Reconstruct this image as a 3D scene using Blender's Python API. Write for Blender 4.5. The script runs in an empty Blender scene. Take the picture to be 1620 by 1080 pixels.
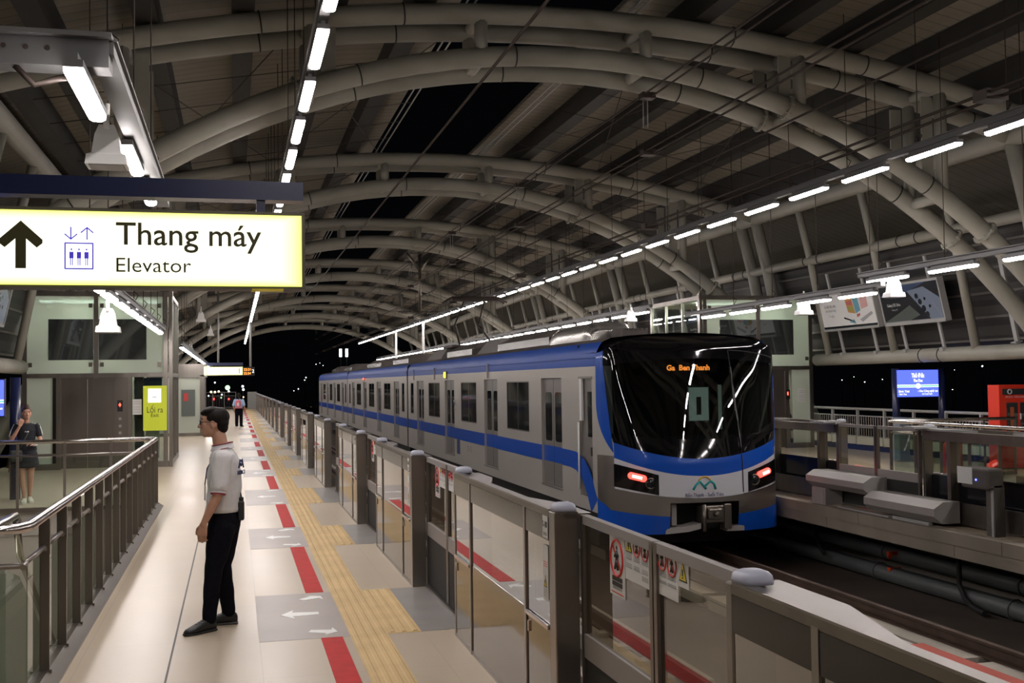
import bpy, bmesh, math, random
from mathutils import Vector, Matrix, Euler
random.seed(7)
PI = math.pi
sc = bpy.context.scene
COL = sc.collection
V = Vector

# ------------------------------------------------------------------ helpers
class MB:
    """collects polygons and links them as ONE mesh object"""
    def __init__(s): s.v = []; s.f = []; s.m = []; s.sm = []
    def add(s, vs, fs, mat=0, smooth=False):
        n = len(s.v); s.v += [tuple(p) for p in vs]
        for f in fs: s.f.append([i + n for i in f]); s.m.append(mat); s.sm.append(smooth)
        return s
    def box(s, a, b, mat=0):
        x0, x1 = sorted((a[0], b[0])); y0, y1 = sorted((a[1], b[1])); z0, z1 = sorted((a[2], b[2]))
        vs = [(x0,y0,z0),(x1,y0,z0),(x1,y1,z0),(x0,y1,z0),(x0,y0,z1),(x1,y0,z1),(x1,y1,z1),(x0,y1,z1)]
        return s.add(vs, [(0,3,2,1),(4,5,6,7),(0,1,5,4),(1,2,6,5),(2,3,7,6),(3,0,4,7)], mat)
    def bevbox(s, a, b, r=.01, mat=0):
        x0, x1 = sorted((a[0], b[0])); y0, y1 = sorted((a[1], b[1])); z0, z1 = sorted((a[2], b[2]))
        bm = bmesh.new(); bmesh.ops.create_cube(bm, size=1)
        for v in bm.verts: v.co = V(((x0+x1)/2+v.co.x*(x1-x0), (y0+y1)/2+v.co.y*(y1-y0), (z0+z1)/2+v.co.z*(z1-z0)))
        bmesh.ops.bevel(bm, geom=bm.edges[:], offset=r, segments=2, affect='EDGES', profile=.5)
        bm.verts.index_update()
        s.add([v.co[:] for v in bm.verts], [[v.index for v in f.verts] for f in bm.faces], mat); bm.free(); return s
    def obox(s, c, size, rot=(0,0,0), mat=0):
        R = Euler(rot).to_matrix(); c = V(c); h = V(size)/2
        vs = [c + R @ V((sx*h.x, sy*h.y, sz*h.z)) for sx,sy,sz in ((-1,-1,-1),(1,-1,-1),(1,1,-1),(-1,1,-1),(-1,-1,1),(1,-1,1),(1,1,1),(-1,1,1))]
        return s.add(vs, [(0,3,2,1),(4,5,6,7),(0,1,5,4),(1,2,6,5),(2,3,7,6),(3,0,4,7)], mat)
    def tube(s, p0, p1, r, seg=8, mat=0, r1=None, cap=True, smooth=True):
        return s.path([p0, p1], [r, r if r1 is None else r1], seg, mat, cap, smooth)
    def path(s, pts, r, seg=8, mat=0, cap=True, smooth=True, closed=False):
        pts = [V(p) for p in pts]; n = len(pts)
        if not isinstance(r, (list, tuple)): r = [r]*n
        t0 = (pts[1]-pts[0]).normalized(); up = V((0,0,1)) if abs(t0.z) < .9 else V((0,1,0))
        u = t0.cross(up).normalized(); vs = []
        for i in range(n):
            if closed: t = (pts[(i+1) % n]-pts[i-1]).normalized()
            elif i == 0: t = t0
            elif i == n-1: t = (pts[i]-pts[i-1]).normalized()
            else: t = ((pts[i]-pts[i-1]).normalized()+(pts[i+1]-pts[i]).normalized()).normalized()
            u = (u - t*u.dot(t)).normalized(); w = t.cross(u)
            for k in range(seg):
                a = 2*PI*k/seg; vs.append(pts[i] + (u*math.cos(a)+w*math.sin(a))*r[i])
        fs = []
        for i in range(n if closed else n-1):
            j = (i+1) % n
            for k in range(seg): fs.append((i*seg+k, i*seg+(k+1)%seg, j*seg+(k+1)%seg, j*seg+k))
        s.add(vs, fs, mat, smooth)
        if cap and not closed:
            s.add(vs[:seg], [tuple(range(seg))[::-1]], mat); s.add(vs[-seg:], [tuple(range(seg))], mat)
        return s
    def ring(s, c, axis, R, r, seg=20, mat=0):
        c = V(c); ax = V(axis).normalized(); u = ax.orthogonal().normalized(); w = ax.cross(u)
        return s.path([c+(u*math.cos(2*PI*i/seg)+w*math.sin(2*PI*i/seg))*R for i in range(seg)], r, 6, mat, closed=True)
    def disc(s, c, axis, R, th=.004, seg=20, mat=0):
        c = V(c); ax = V(axis).normalized(); return s.tube(c-ax*th/2, c+ax*th/2, R, seg, mat, smooth=False)
    def prism(s, poly, axis, a, b, mat=0, smooth=False):
        """poly: 2-D outline in the two axes other than `axis` (in order x,y,z)"""
        def P(u, v, w): return (w,u,v) if axis == 0 else ((u,w,v) if axis == 1 else (u,v,w))
        n = len(poly); vs = [P(u,v,a) for u,v in poly] + [P(u,v,b) for u,v in poly]
        s.add(vs, [(i,(i+1)%n,(i+1)%n+n,i+n) for i in range(n)], mat, smooth)
        return s.add(vs, [tuple(range(n))[::-1], tuple(range(n,2*n))], mat)
    def sphere(s, c, r, seg=12, ring=8, mat=0, rot=None, smooth=True):
        if not isinstance(r, (list, tuple)): r = (r,r,r)
        c = V(c); R = Euler(rot).to_matrix() if rot else Matrix.Identity(3); vs = []
        for j in range(ring+1):
            ph = PI*j/ring
            for i in range(seg):
                a = 2*PI*i/seg
                vs.append(c + R @ V((r[0]*math.sin(ph)*math.cos(a), r[1]*math.sin(ph)*math.sin(a), r[2]*math.cos(ph))))
        fs = []
        for j in range(ring):
            for i in range(seg): fs.append((j*seg+i, (j+1)*seg+i, (j+1)*seg+(i+1)%seg, j*seg+(i+1)%seg))
        return s.add(vs, fs, mat, smooth)
    def cone(s, p0, p1, r0, r1, seg=14, mat=0):      # capsule with two radii
        s.tube(p0, p1, r0, seg, mat, r1); s.sphere(p0, r0, seg, 8, mat); return s.sphere(p1, r1, seg, 8, mat)
    def chain(s, pts, rs, seg=14, mat=0):
        for i in range(len(pts)-1): s.cone(pts[i], pts[i+1], rs[i], rs[i+1], seg, mat)
        return s
    def loft(s, rings, mat=0, cap=True, smooth=True, closed=True):
        n = len(rings[0]); vs = [p for r in rings for p in r]; fs = []
        for j in range(len(rings)-1):
            for i in range(n if closed else n-1): fs.append((j*n+i, j*n+(i+1)%n, (j+1)*n+(i+1)%n, (j+1)*n+i))
        s.add(vs, fs, mat, smooth)
        if cap and closed: s.add(rings[0], [tuple(range(n))[::-1]], mat); s.add(rings[-1], [tuple(range(n))], mat)
        return s
    def quad(s, a, b, c, d, mat=0): return s.add([a,b,c,d], [(0,1,2,3)], mat)
    def build(s, name, mats, parent=None, M=None, fix=True):
        me = bpy.data.meshes.new(name)
        vs = [tuple(M @ V(p)) for p in s.v] if M is not None else s.v
        me.from_pydata(vs, [], s.f)
        if not isinstance(mats, (list, tuple)): mats = [mats]
        for m in mats: me.materials.append(m)
        me.polygons.foreach_set('material_index', s.m)
        me.polygons.foreach_set('use_smooth', s.sm)
        if fix:
            bm = bmesh.new(); bm.from_mesh(me)
            bmesh.ops.remove_doubles(bm, verts=bm.verts, dist=1e-5)
            bmesh.ops.recalc_face_normals(bm, faces=bm.faces); bm.to_mesh(me); bm.free()
        me.update()
        o = bpy.data.objects.new(name, me); COL.objects.link(o)
        if parent is not None: o.parent = parent
        return o

def tag(o, label=None, cat=None, group=None, kind=None):
    if label: o['label'] = label
    if cat: o['category'] = cat
    if group: o['group'] = group
    if kind: o['kind'] = kind
    return o
def thing(name, loc, label, cat, group=None, rotz=0):
    o = bpy.data.objects.new(name, None); COL.objects.link(o); o.empty_display_size = .1
    o.location = loc; o.rotation_euler = (0,0,rotz); return tag(o, label, cat, group)
def copy_tree(o, parent=None, label=None):
    c = o.copy(); COL.objects.link(c); c.parent = parent
    if label: c['label'] = label
    for ch in list(KIDS.get(o.name, o.children)): copy_tree(ch, c)
    return c
KIDS = {}
ONES = ['first','second','third','fourth','fifth','sixth','seventh','eighth','ninth','tenth','eleventh','twelfth','thirteenth','fourteenth','fifteenth','sixteenth','seventeenth','eighteenth','nineteenth']
TENS = {2:'twent',3:'thirt',4:'fort',5:'fift',6:'sixt'}
def ordinal(n):
    if n <= 19: return ONES[n-1]
    t, u = divmod(n, 10)
    return TENS[t]+'ieth' if u == 0 else TENS[t]+'y-'+ONES[u-1]

# ------------------------------------------------------------------ materials
def mat(name, col, rough=.5, metal=0., spec=.5, emit=None, es=0., coat=0.):
    m = bpy.data.materials.new(name); m.use_nodes = True; b = m.node_tree.nodes['Principled BSDF']
    b.inputs['Base Color'].default_value = (*col, 1); b.inputs['Roughness'].default_value = rough
    b.inputs['Metallic'].default_value = metal; b.inputs['Specular IOR Level'].default_value = spec
    b.inputs['Coat Weight'].default_value = coat; b.inputs['Coat Roughness'].default_value = .05
    if emit: b.inputs['Emission Color'].default_value = (*emit, 1); b.inputs['Emission Strength'].default_value = es
    return m
def N(m, t, **kw):
    n = m.node_tree.nodes.new(t)
    for k, v in kw.items(): setattr(n, k, v)
    return n
def L(m, a, b): m.node_tree.links.new(a, b)
def vary(m, scale=3., amt=.15, detail=4, rough=0., bump=0., stretch=(1,1,1)):
    """procedural variation of the colour (and gloss) in object space"""
    b = m.node_tree.nodes['Principled BSDF']; col = tuple(b.inputs['Base Color'].default_value)
    tc = N(m, 'ShaderNodeTexCoord'); mp = N(m, 'ShaderNodeMapping'); mp.inputs['Scale'].default_value = stretch
    nz = N(m, 'ShaderNodeTexNoise'); nz.inputs['Scale'].default_value = scale; nz.inputs['Detail'].default_value = detail
    L(m, tc.outputs['Object'], mp.inputs['Vector']); L(m, mp.outputs['Vector'], nz.inputs['Vector'])
    cr = N(m, 'ShaderNodeValToRGB'); e = cr.color_ramp.elements
    e[0].position = .3; e[1].position = .7
    e[0].color = tuple(c*(1-amt) for c in col[:3])+(1,); e[1].color = tuple(min(1,c*(1+amt)) for c in col[:3])+(1,)
    L(m, nz.outputs['Fac'], cr.inputs['Fac']); L(m, cr.outputs['Color'], b.inputs['Base Color'])
    if rough:
        r0 = b.inputs['Roughness'].default_value; mr = N(m, 'ShaderNodeMapRange')
        mr.inputs['To Min'].default_value = max(0,r0-rough); mr.inputs['To Max'].default_value = min(1,r0+rough)
        L(m, nz.outputs['Fac'], mr.inputs['Value']); L(m, mr.outputs['Result'], b.inputs['Roughness'])
    if bump:
        bp = N(m, 'ShaderNodeBump'); bp.inputs['Strength'].default_value = bump; bp.inputs['Distance'].default_value = .01
        L(m, nz.outputs['Fac'], bp.inputs['Height']); L(m, bp.outputs['Normal'], b.inputs['Normal'])
    return m
def glass(name, tint, refl=.3, rough=.02, base=None, frost=0.):
    """thin pane: tinted see-through mixed with a fresnel reflection (and optional frosting)"""
    m = bpy.data.materials.new(name); m.use_nodes = True; nt = m.node_tree
    for n in list(nt.nodes): nt.nodes.remove(n)
    out = N(m, 'ShaderNodeOutputMaterial'); tr = N(m, 'ShaderNodeBsdfTransparent'); tr.inputs['Color'].default_value = (*tint, 1)
    gl = N(m, 'ShaderNodeBsdfGlossy'); gl.inputs['Roughness'].default_value = rough; gl.inputs['Color'].default_value = (.95,.95,.95,1)
    fr = N(m, 'ShaderNodeFresnel'); fr.inputs['IOR'].default_value = 1.5
    ad = N(m, 'ShaderNodeMath', operation='ADD'); ad.inputs[1].default_value = refl; ad.use_clamp = True
    geo = N(m, 'ShaderNodeNewGeometry'); inv = N(m, 'ShaderNodeMath', operation='SUBTRACT'); inv.inputs[0].default_value = 1.; L(m, geo.outputs['Backfacing'], inv.inputs[1])
    fm = N(m, 'ShaderNodeMath', operation='MULTIPLY'); L(m, ad.outputs[0], fm.inputs[0]); L(m, inv.outputs[0], fm.inputs[1])
    L(m, fr.outputs[0], ad.inputs[0]); mx = N(m, 'ShaderNodeMixShader'); L(m, fm.outputs[0], mx.inputs[0])
    src = tr.outputs[0]
    if frost:
        df0 = N(m, 'ShaderNodeBsdfDiffuse'); df0.inputs['Color'].default_value = (*base, 1); tl = N(m, 'ShaderNodeBsdfTranslucent'); tl.inputs['Color'].default_value = (*base, 1); df = N(m, 'ShaderNodeMixShader'); df.inputs[0].default_value = .4; L(m, df0.outputs[0], df.inputs[1]); L(m, tl.outputs[0], df.inputs[2])
        m2 = N(m, 'ShaderNodeMixShader'); m2.inputs[0].default_value = frost
        L(m, tr.outputs[0], m2.inputs[1]); L(m, df.outputs[0], m2.inputs[2]); src = m2.outputs[0]
    L(m, src, mx.inputs[1]); L(m, gl.outputs[0], mx.inputs[2]); L(m, mx.outputs[0], out.inputs[0])
    return m

M = {}
M['steel'] = vary(mat('brushed_steel', (.27,.245,.22), .30, .9), 6, .10, rough=.06, stretch=(1,1,.1))
M['steel_dark'] = vary(mat('dark_steel', (.20,.175,.15), .33, .85), 6, .12, rough=.06, stretch=(1,1,.1))
M['chrome'] = mat('polished_rail', (.58,.54,.51), .2, 1.)
M['panel'] = vary(mat('polished_panel', (.135,.11,.085), .09, .85), 2, .06)
M['white_cap'] = mat('white_cap', (.42,.43,.52), .4)
M['grey_paint'] = mat('grey_paint', (.30,.28,.27), .5)
M['lightgrey'] = mat('light_grey_paint', (.36,.36,.35), .45)
M['tube'] = vary(mat('arch_paint', (.305,.295,.25), .5), 1.2, .10)
M['beam'] = vary(mat('roof_beam_paint', (.019,.017,.014), .7), 2, .2)
M['clad'] = vary(mat('dark_cladding', (.09,.08,.07), .6), 2, .2)
M['wire'] = mat('cable', (.05,.035,.028), .6, .3)
M['black'] = mat('black_matte', (.010,.010,.011), .55)
M['blackgloss'] = mat('black_gloss', (.006,.006,.007), .06, 0, .6)
M['rubber'] = mat('rubber', (.02,.02,.02), .7)
M['navy'] = mat('navy_paint', (.012,.018,.065), .28, 0, .5)
M['skirt_metal'] = mat('roof_skirt_metal', (.26,.255,.25), .25, .95)
M['cove'] = mat('train_blue_cove', (.004,.070,.42), .45, 0, .25)
M['white'] = mat('white_paint', (.82,.82,.80), .4)
M['bodysilver'] = vary(mat('train_silver', (.50,.465,.43), .38, .35), .8, .04, rough=.04)
M['sidesilver'] = M['bodysilver']; M['nosesilver'] = vary(mat('nose_silver', (.42,.39,.36), .30, .9), .8, .04, rough=.04)
M['blue'] = mat('train_blue', (.004,.075,.46), .30, 0, .4, coat=.25)
M['whitepaint'] = mat('train_white', (.58,.58,.62), .3, coat=.3)
M['trainroof'] = vary(mat('train_roof', (.12,.10,.09), .55), 2, .2)
M['shroud'] = mat('roof_shroud', (.60,.58,.55), .22, .8)
M['doorrec'] = mat('door_recess', (.26,.24,.225), .4, .45)
M['trainwin'] = mat('train_window', (.010,.014,.015), .05, 0, .6)
M['windscreen'] = glass('windscreen_glass', (.22,.26,.26), .035, .01)
M['mask'] = mat('black_mask', (.004,.004,.005), .05, 0, .5, coat=.5)
M['teal'] = mat('teal_print', (.01,.33,.32), .4); M['gold'] = mat('gold_print', (.65,.38,.05), .4)
M['navyprint'] = mat('navy_print', (.02,.03,.12), .5)
M['red'] = vary(mat('red_marking', (.50,.022,.022), .6, 0, .15), 9, .12)
M['channel'] = mat('channel_paint', (.12,.12,.12), .5)
M['redpaint'] = mat('red_cabinet', (.75,.045,.02), .35)
M['redstrip'] = mat('red_rubber_strip', (.42,.05,.025), .6)
M['yellow'] = mat('yellow_print', (.78,.62,.04), .5)
M['olive'] = mat('olive_green_board', (.50,.56,.03), .5, emit=(.5,.56,.03), es=.25)
M['signink'] = mat('sign_ink', (.055,.050,.012), .5)
M['signblue'] = mat('sign_blue_ink', (.06,.05,.45), .5, emit=(.06,.04,.5), es=.45)
M['paper'] = mat('white_sticker', (.70,.70,.69), .5); M['ink'] = mat('ink', (.03,.03,.03), .6); M['greyink'] = mat('grey_ink', (.33,.33,.34), .6)
M['redink'] = mat('red_ink', (.62,.03,.03), .5)
M['lamp'] = mat('led_diffuser', (1,1,1), .5, emit=(1,.925,.90), es=26.)
M['lampred'] = mat('tail_lamp', (1,.05,.05), .4, emit=(1,.05,.035), es=3.)
M['lampcore'] = mat('tail_lamp_core', (1,.5,.5), .4, emit=(1,.35,.3), es=5.)
M['led_orange'] = mat('led_orange', (1,.3,.05), .5, emit=(1,.27,.04), es=2.6)
M['led_red'] = mat('led_red', (1,.1,.05), .5, emit=(1,.05,.03), es=5.)
M['led_blue'] = mat('led_blue', (.1,.1,1), .5, emit=(.08,.10,1), es=5.)
M['shirt'] = vary(mat('white_polo', (.66,.64,.64), .8), 20, .04, bump=.2)
M['maroon'] = mat('maroon_trim', (.30,.03,.06), .8)
M['trousers'] = vary(mat('black_trousers', (.006,.006,.010), .9, 0, .1), 30, .2, bump=.2)
M['shoe'] = mat('black_shoe', (.012,.012,.013), .5)
M['skin'] = vary(mat('skin', (.52,.28,.19), .5), 25, .06)
M['hair'] = vary(mat('black_hair', (.007,.005,.004), .6, 0, .2), 60, .3, bump=.4, stretch=(1,1,.2))
M['hairbrown'] = mat('brown_hair', (.05,.022,.013), .5)
M['blacktee'] = mat('black_tee', (.010,.011,.016), .85)
M['sneaker'] = mat('cream_sneaker', (.62,.58,.48), .6)
M['bluetee'] = mat('light_blue_tee', (.36,.50,.72), .8)
M['pinkpack'] = mat('pink_backpack', (.75,.16,.20), .7)
M['bag'] = mat('dark_green_bag', (.03,.035,.028), .6)
M['lift_steel'] = vary(mat('lift_steel', (.21,.185,.165), .3, .8), 3, .08, rough=.05, stretch=(1,1,.1))
M['frost'] = glass('frosted_glass', (.62,.72,.67), .05, .05, (.80,.85,.76), .86)
M['clear'] = glass('clear_glass', (.80,.86,.82), .03, .01)
M['gateglass'] = glass('gate_glass', (.72,.70,.63), .10, .015)
M['fixedglass'] = glass('fixed_gate_glass', (.45,.40,.33), .30, .015)
M['gateglass_r'] = glass('right_gate_glass', (.90,.91,.87), .0, .01)
M['addedshaftlight'] = mat('added_shaft_light', (1,1,1), .5, emit=(.95,1,.93), es=26.)  # glow for the light added inside the lift shafts
M['blackpanel'] = mat('black_gate_panel', (.008,.009,.012), .15)
M['liftwin'] = mat('dark_lift_window', (.16,.18,.18), .03, .75, .8)
M['concrete'] = vary(mat('concrete', (.36,.33,.28), .85), 1.5, .18, bump=.3)
M['concrete_edge'] = vary(mat('concrete_edge', (.235,.205,.165), .85), 1.2, .22, bump=.3, stretch=(1,1,.25))
M['bed'] = vary(mat('track_bed', (.085,.065,.052), .85), .9, .35, bump=.3)
M['rust'] = vary(mat('rail_steel', (.075,.045,.032), .55, .3), 5, .2)
M['duct'] = vary(mat('grey_duct', (.11,.12,.12), .5), 1, .2)
M['orange'] = mat('orange_marker', (.80,.10,.03), .5)
M['redlantern'] = mat('red_street_light', (1,.1,.1), .5, emit=(1,.04,.04), es=3.)
M['warm'] = mat('warm_street_light', (1,.8,.5), .5, emit=(1,.72,.35), es=5.)
M['coolpt'] = mat('cool_street_light', (1,1,1), .5, emit=(.9,.95,1), es=5.)
M['greenpt'] = mat('green_street_light', (.6,1,.6), .5, emit=(.5,.9,.5), es=1.2)
M['darkfar'] = mat('night_ground', (.01,.012,.01), .9)
M['corridor'] = mat('corridor_wall', (.50,.47,.40), .6)
M['amber'] = mat('painted_amber_light', (.35,.12,.03), .5)

# yellow-lit sign face: brighter in the middle like a lightbox lit from inside
def signface():
    m = bpy.data.materials.new('lit_sign_face'); m.use_nodes = True; b = m.node_tree.nodes['Principled BSDF']
    tc = N(m, 'ShaderNodeTexCoord'); sp = N(m, 'ShaderNodeSeparateXYZ'); L(m, tc.outputs['Generated'], sp.inputs[0])
    def edge(o):
        a = N(m, 'ShaderNodeMath', operation='SUBTRACT'); a.inputs[1].default_value = .5; L(m, o, a.inputs[0])
        c = N(m, 'ShaderNodeMath', operation='ABSOLUTE'); L(m, a.outputs[0], c.inputs[0]); return c.outputs[0]
    px = N(m, 'ShaderNodeMath', operation='POWER'); px.inputs[1].default_value = 10; e1 = N(m, 'ShaderNodeMath', operation='MULTIPLY'); e1.inputs[1].default_value = 2
    L(m, edge(sp.outputs['X']), e1.inputs[0]); L(m, e1.outputs[0], px.inputs[0])
    pz = N(m, 'ShaderNodeMath', operation='POWER'); pz.inputs[1].default_value = 4; e2 = N(m, 'ShaderNodeMath', operation='MULTIPLY'); e2.inputs[1].default_value = 2
    L(m, edge(sp.outputs['Z']), e2.inputs[0]); L(m, e2.outputs[0], pz.inputs[0])
    mx = N(m, 'ShaderNodeMath', operation='MAXIMUM'); L(m, px.outputs[0], mx.inputs[0]); L(m, pz.outputs[0], mx.inputs[1])
    cr = N(m, 'ShaderNodeValToRGB'); cr.color_ramp.elements[0].color = (1,1,.80,1); cr.color_ramp.elements[1].color = (.86,.92,.10,1)
    md = cr.color_ramp.elements.new(.45); md.color = (1,1,.52,1)
    L(m, mx.outputs[0], cr.inputs[0]); L(m, cr.outputs[0], b.inputs['Emission Color']); b.inputs['Emission Strength'].default_value = 1.12
    b.inputs['Base Color'].default_value = (.5,.5,.3,1); b.inputs['Roughness'].default_value = .4
    return m
M['signface'] = signface()
M['signwhite'] = mat('lit_sign_white', (.7,.7,.7), .4, emit=(1,1,.96), es=1.1)

def bands(m, axis, period, duty, c0, c1, bump=0.):
    """stripes across one world axis"""
    b = m.node_tree.nodes['Principled BSDF']; g = N(m, 'ShaderNodeNewGeometry'); sp = N(m, 'ShaderNodeSeparateXYZ'); L(m, g.outputs['Position'], sp.inputs[0])
    dv = N(m, 'ShaderNodeMath', operation='DIVIDE'); dv.inputs[1].default_value = period; L(m, sp.outputs[axis], dv.inputs[0])
    fr = N(m, 'ShaderNodeMath', operation='FRACT'); L(m, dv.outputs[0], fr.inputs[0])
    lt = N(m, 'ShaderNodeMath', operation='LESS_THAN'); lt.inputs[1].default_value = duty; L(m, fr.outputs[0], lt.inputs[0])
    nz = N(m, 'ShaderNodeTexNoise'); nz.inputs['Scale'].default_value = .7; nz.inputs['Detail'].default_value = 3; L(m, g.outputs['Position'], nz.inputs['Vector'])
    mx = N(m, 'ShaderNodeMixRGB'); mx.inputs[1].default_value = (*c0,1); mx.inputs[2].default_value = (*c1,1); L(m, lt.outputs[0], mx.inputs[0])
    mr = N(m, 'ShaderNodeMapRange'); mr.inputs['To Min'].default_value = .85; mr.inputs['To Max'].default_value = 1.12; L(m, nz.outputs['Fac'], mr.inputs['Value'])
    ml = N(m, 'ShaderNodeVectorMath', operation='SCALE'); L(m, mx.outputs[0], ml.inputs[0]); L(m, mr.outputs['Result'], ml.inputs['Scale'])
    L(m, ml.outputs[0], b.inputs['Base Color'])
    if bump:
        sn = N(m, 'ShaderNodeMath', operation='PINGPONG'); sn.inputs[1].default_value = .5; L(m, dv.outputs[0], sn.inputs[0])
        bp = N(m, 'ShaderNodeBump'); bp.inputs['Strength'].default_value = bump; bp.inputs['Distance'].default_value = .04
        L(m, sn.outputs[0], bp.inputs['Height']); L(m, bp.outputs['Normal'], b.inputs['Normal'])
    return m
M['roofpanel'] = bands(mat('roof_cladding', (.3,.27,.22), .7), 'Y', .33, .1, (.195,.175,.135), (.125,.11,.083), .35)
M['louvre'] = bands(mat('facade_cladding', (.2,.18,.15), .6), 'Z', .42, .3, (.023,.021,.019), (.008,.0075,.007), .8)

def floor_mat():
    m = mat('platform_tiles', (.5,.43,.35), .33, 0, .4); b = m.node_tree.nodes['Principled BSDF']
    g = N(m, 'ShaderNodeNewGeometry'); sp = N(m, 'ShaderNodeSeparateXYZ'); L(m, g.outputs['Position'], sp.inputs[0])
    def joint(axis, off, per, w):
        a = N(m, 'ShaderNodeMath', operation='SUBTRACT'); a.inputs[1].default_value = off; L(m, sp.outputs[axis], a.inputs[0])
        d = N(m, 'ShaderNodeMath', operation='DIVIDE'); d.inputs[1].default_value = per; L(m, a.outputs[0], d.inputs[0])
        f = N(m, 'ShaderNodeMath', operation='FRACT'); L(m, d.outputs[0], f.inputs[0])
        l = N(m, 'ShaderNodeMath', operation='LESS_THAN'); l.inputs[1].default_value = w/per; L(m, f.outputs[0], l.inputs[0]); return l.outputs[0]
    j = N(m, 'ShaderNodeMath', operation='MAXIMUM'); L(m, joint('X', -.44, .61, .008), j.inputs[0]); L(m, joint('Y', .12, 1.22, .008), j.inputs[1])
    nz = N(m, 'ShaderNodeTexNoise'); nz.inputs['Scale'].default_value = .45; nz.inputs['Detail'].default_value = 5; L(m, g.outputs['Position'], nz.inputs['Vector'])
    cr = N(m, 'ShaderNodeValToRGB'); cr.color_ramp.elements[0].position = .32; cr.color_ramp.elements[1].position = .68
    cr.color_ramp.elements[0].color = (.47,.385,.285,1); cr.color_ramp.elements[1].color = (.56,.475,.365,1)
    L(m, nz.outputs['Fac'], cr.inputs[0]); mx = N(m, 'ShaderNodeMixRGB'); mx.inputs[2].default_value = (.40,.34,.28,1)
    mf = N(m, 'ShaderNodeMath', operation='MULTIPLY'); mf.inputs[1].default_value = .6; L(m, j.outputs[0], mf.inputs[0]); L(m, mf.outputs[0], mx.inputs[0])
    L(m, cr.outputs[0], mx.inputs[1]); L(m, mx.outputs[0], b.inputs['Base Color'])
    mr = N(m, 'ShaderNodeMapRange'); mr.inputs['To Min'].default_value = .24; mr.inputs['To Max'].default_value = .42; L(m, nz.outputs['Fac'], mr.inputs['Value']); L(m, mr.outputs[0], b.inputs['Roughness'])
    return m
M['floor'] = floor_mat()
def cell_mat(name, cols, scale, rough=.5):
    """little coloured patches, for the poster pictures"""
    m = mat(name, cols[0], rough); b = m.node_tree.nodes['Principled BSDF']
    tc = N(m, 'ShaderNodeTexCoord'); vo = N(m, 'ShaderNodeTexVoronoi'); vo.inputs['Scale'].default_value = scale; L(m, tc.outputs['Object'], vo.inputs['Vector'])
    sp = N(m, 'ShaderNodeSeparateXYZ'); L(m, vo.outputs['Color'], sp.inputs[0]); cr = N(m, 'ShaderNodeValToRGB'); cr.color_ramp.interpolation = 'CONSTANT'
    for i, c in enumerate(cols):
        e = cr.color_ramp.elements[i] if i < 2 else cr.color_ramp.elements.new(i/len(cols))
        e.position = i/len(cols); e.color = (*c,1)
    L(m, sp.outputs[0], cr.inputs[0]); L(m, cr.outputs[0], b.inputs['Base Color']); return m
M['greytile'] = vary(mat('grey_tiles', (.36,.315,.285), .4), 1.5, .08)
M['greytile2'] = vary(mat('steel_grey_threshold', (.24,.225,.21), .35), 2, .12)

# ------------------------------------------------------------------ text
def text_mb(s, size, th=.002, bold=0.):
    cu = bpy.data.curves.new('t', 'FONT'); cu.body = s; cu.size = size; cu.extrude = th/2; cu.offset = bold; cu.resolution_u = 3
    cu.align_x = 'CENTER'; cu.align_y = 'CENTER'
    o = bpy.data.objects.new('t', cu); COL.objects.link(o); dg = bpy.context.evaluated_depsgraph_get(); dg.update()
    me = bpy.data.meshes.new_from_object(o.evaluated_get(dg)); vs = [tuple(v.co) for v in me.vertices]; fs = [tuple(p.vertices) for p in me.polygons]
    bpy.data.objects.remove(o); bpy.data.curves.remove(cu); bpy.data.meshes.remove(me)
    return vs, fs
def add_text(mb, s, size, MX, mat_i=0, width=None, th=.002, bold=0.):
    vs, fs = text_mb(s, size, th, bold)
    if not vs: return mb
    x0 = min(v[0] for v in vs); x1 = max(v[0] for v in vs); y0 = min(v[1] for v in vs); y1 = max(v[1] for v in vs)
    k = (width/(x1-x0)) if width else 1.; cx = (x0+x1)/2; cy = (y0+y1)/2
    return mb.add([MX @ V(((v[0]-cx)*k, v[1]-cy, v[2])) for v in vs], fs, mat_i)
def facing(loc, kind='-Y'):
    """matrix that stands a flat XY drawing upright at loc, seen from kind"""
    R = {'-Y': Matrix(((1,0,0),(0,0,-1),(0,1,0))), '-X': Matrix(((0,0,-1),(-1,0,0),(0,1,0))), '+X': Matrix(((0,0,1),(1,0,0),(0,1,0)))}[kind]
    return Matrix.Translation(V(loc)) @ R.to_4x4()

# ------------------------------------------------------------------ camera and world
cam = bpy.data.cameras.new('camera'); co = bpy.data.objects.new('camera', cam); COL.objects.link(co); sc.camera = co
FPX = 1760.; cam.sensor_width = 36.; cam.lens = 36*FPX/1620; cam.clip_end = 2000; cam.clip_start = .05
yc = V((371-810, -(609-540), -FPX)).normalized(); x0 = V((7860-810, 30, -FPX)).normalized()
xc = (x0 - yc*x0.dot(yc)).normalized(); zc = xc.cross(yc)
co.matrix_world = Matrix.Translation((0,0,1.9)) @ Matrix((xc, yc, zc)).to_4x4()
w = bpy.data.worlds.new('night'); sc.world = w; w.use_nodes = True
w.node_tree.nodes['Background'].inputs[0].default_value = (.0004,.00045,.0006,1); w.node_tree.nodes['Background'].inputs[1].default_value = 1.
sc.view_settings.view_transform = 'Standard'; sc.view_settings.look = 'None'; sc.view_settings.gamma = 1.; sc.view_settings.use_curve_mapping = False
sc.view_settings.exposure = 1.15
sc.cycles.use_light_tree = True
sc.cycles.max_bounces = 7; sc.cycles.transparent_max_bounces = 12; sc.cycles.sample_clamp_indirect = 4.

def mirx(x): return 10.6 - x            # the station is symmetric about x = 5.3
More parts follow.
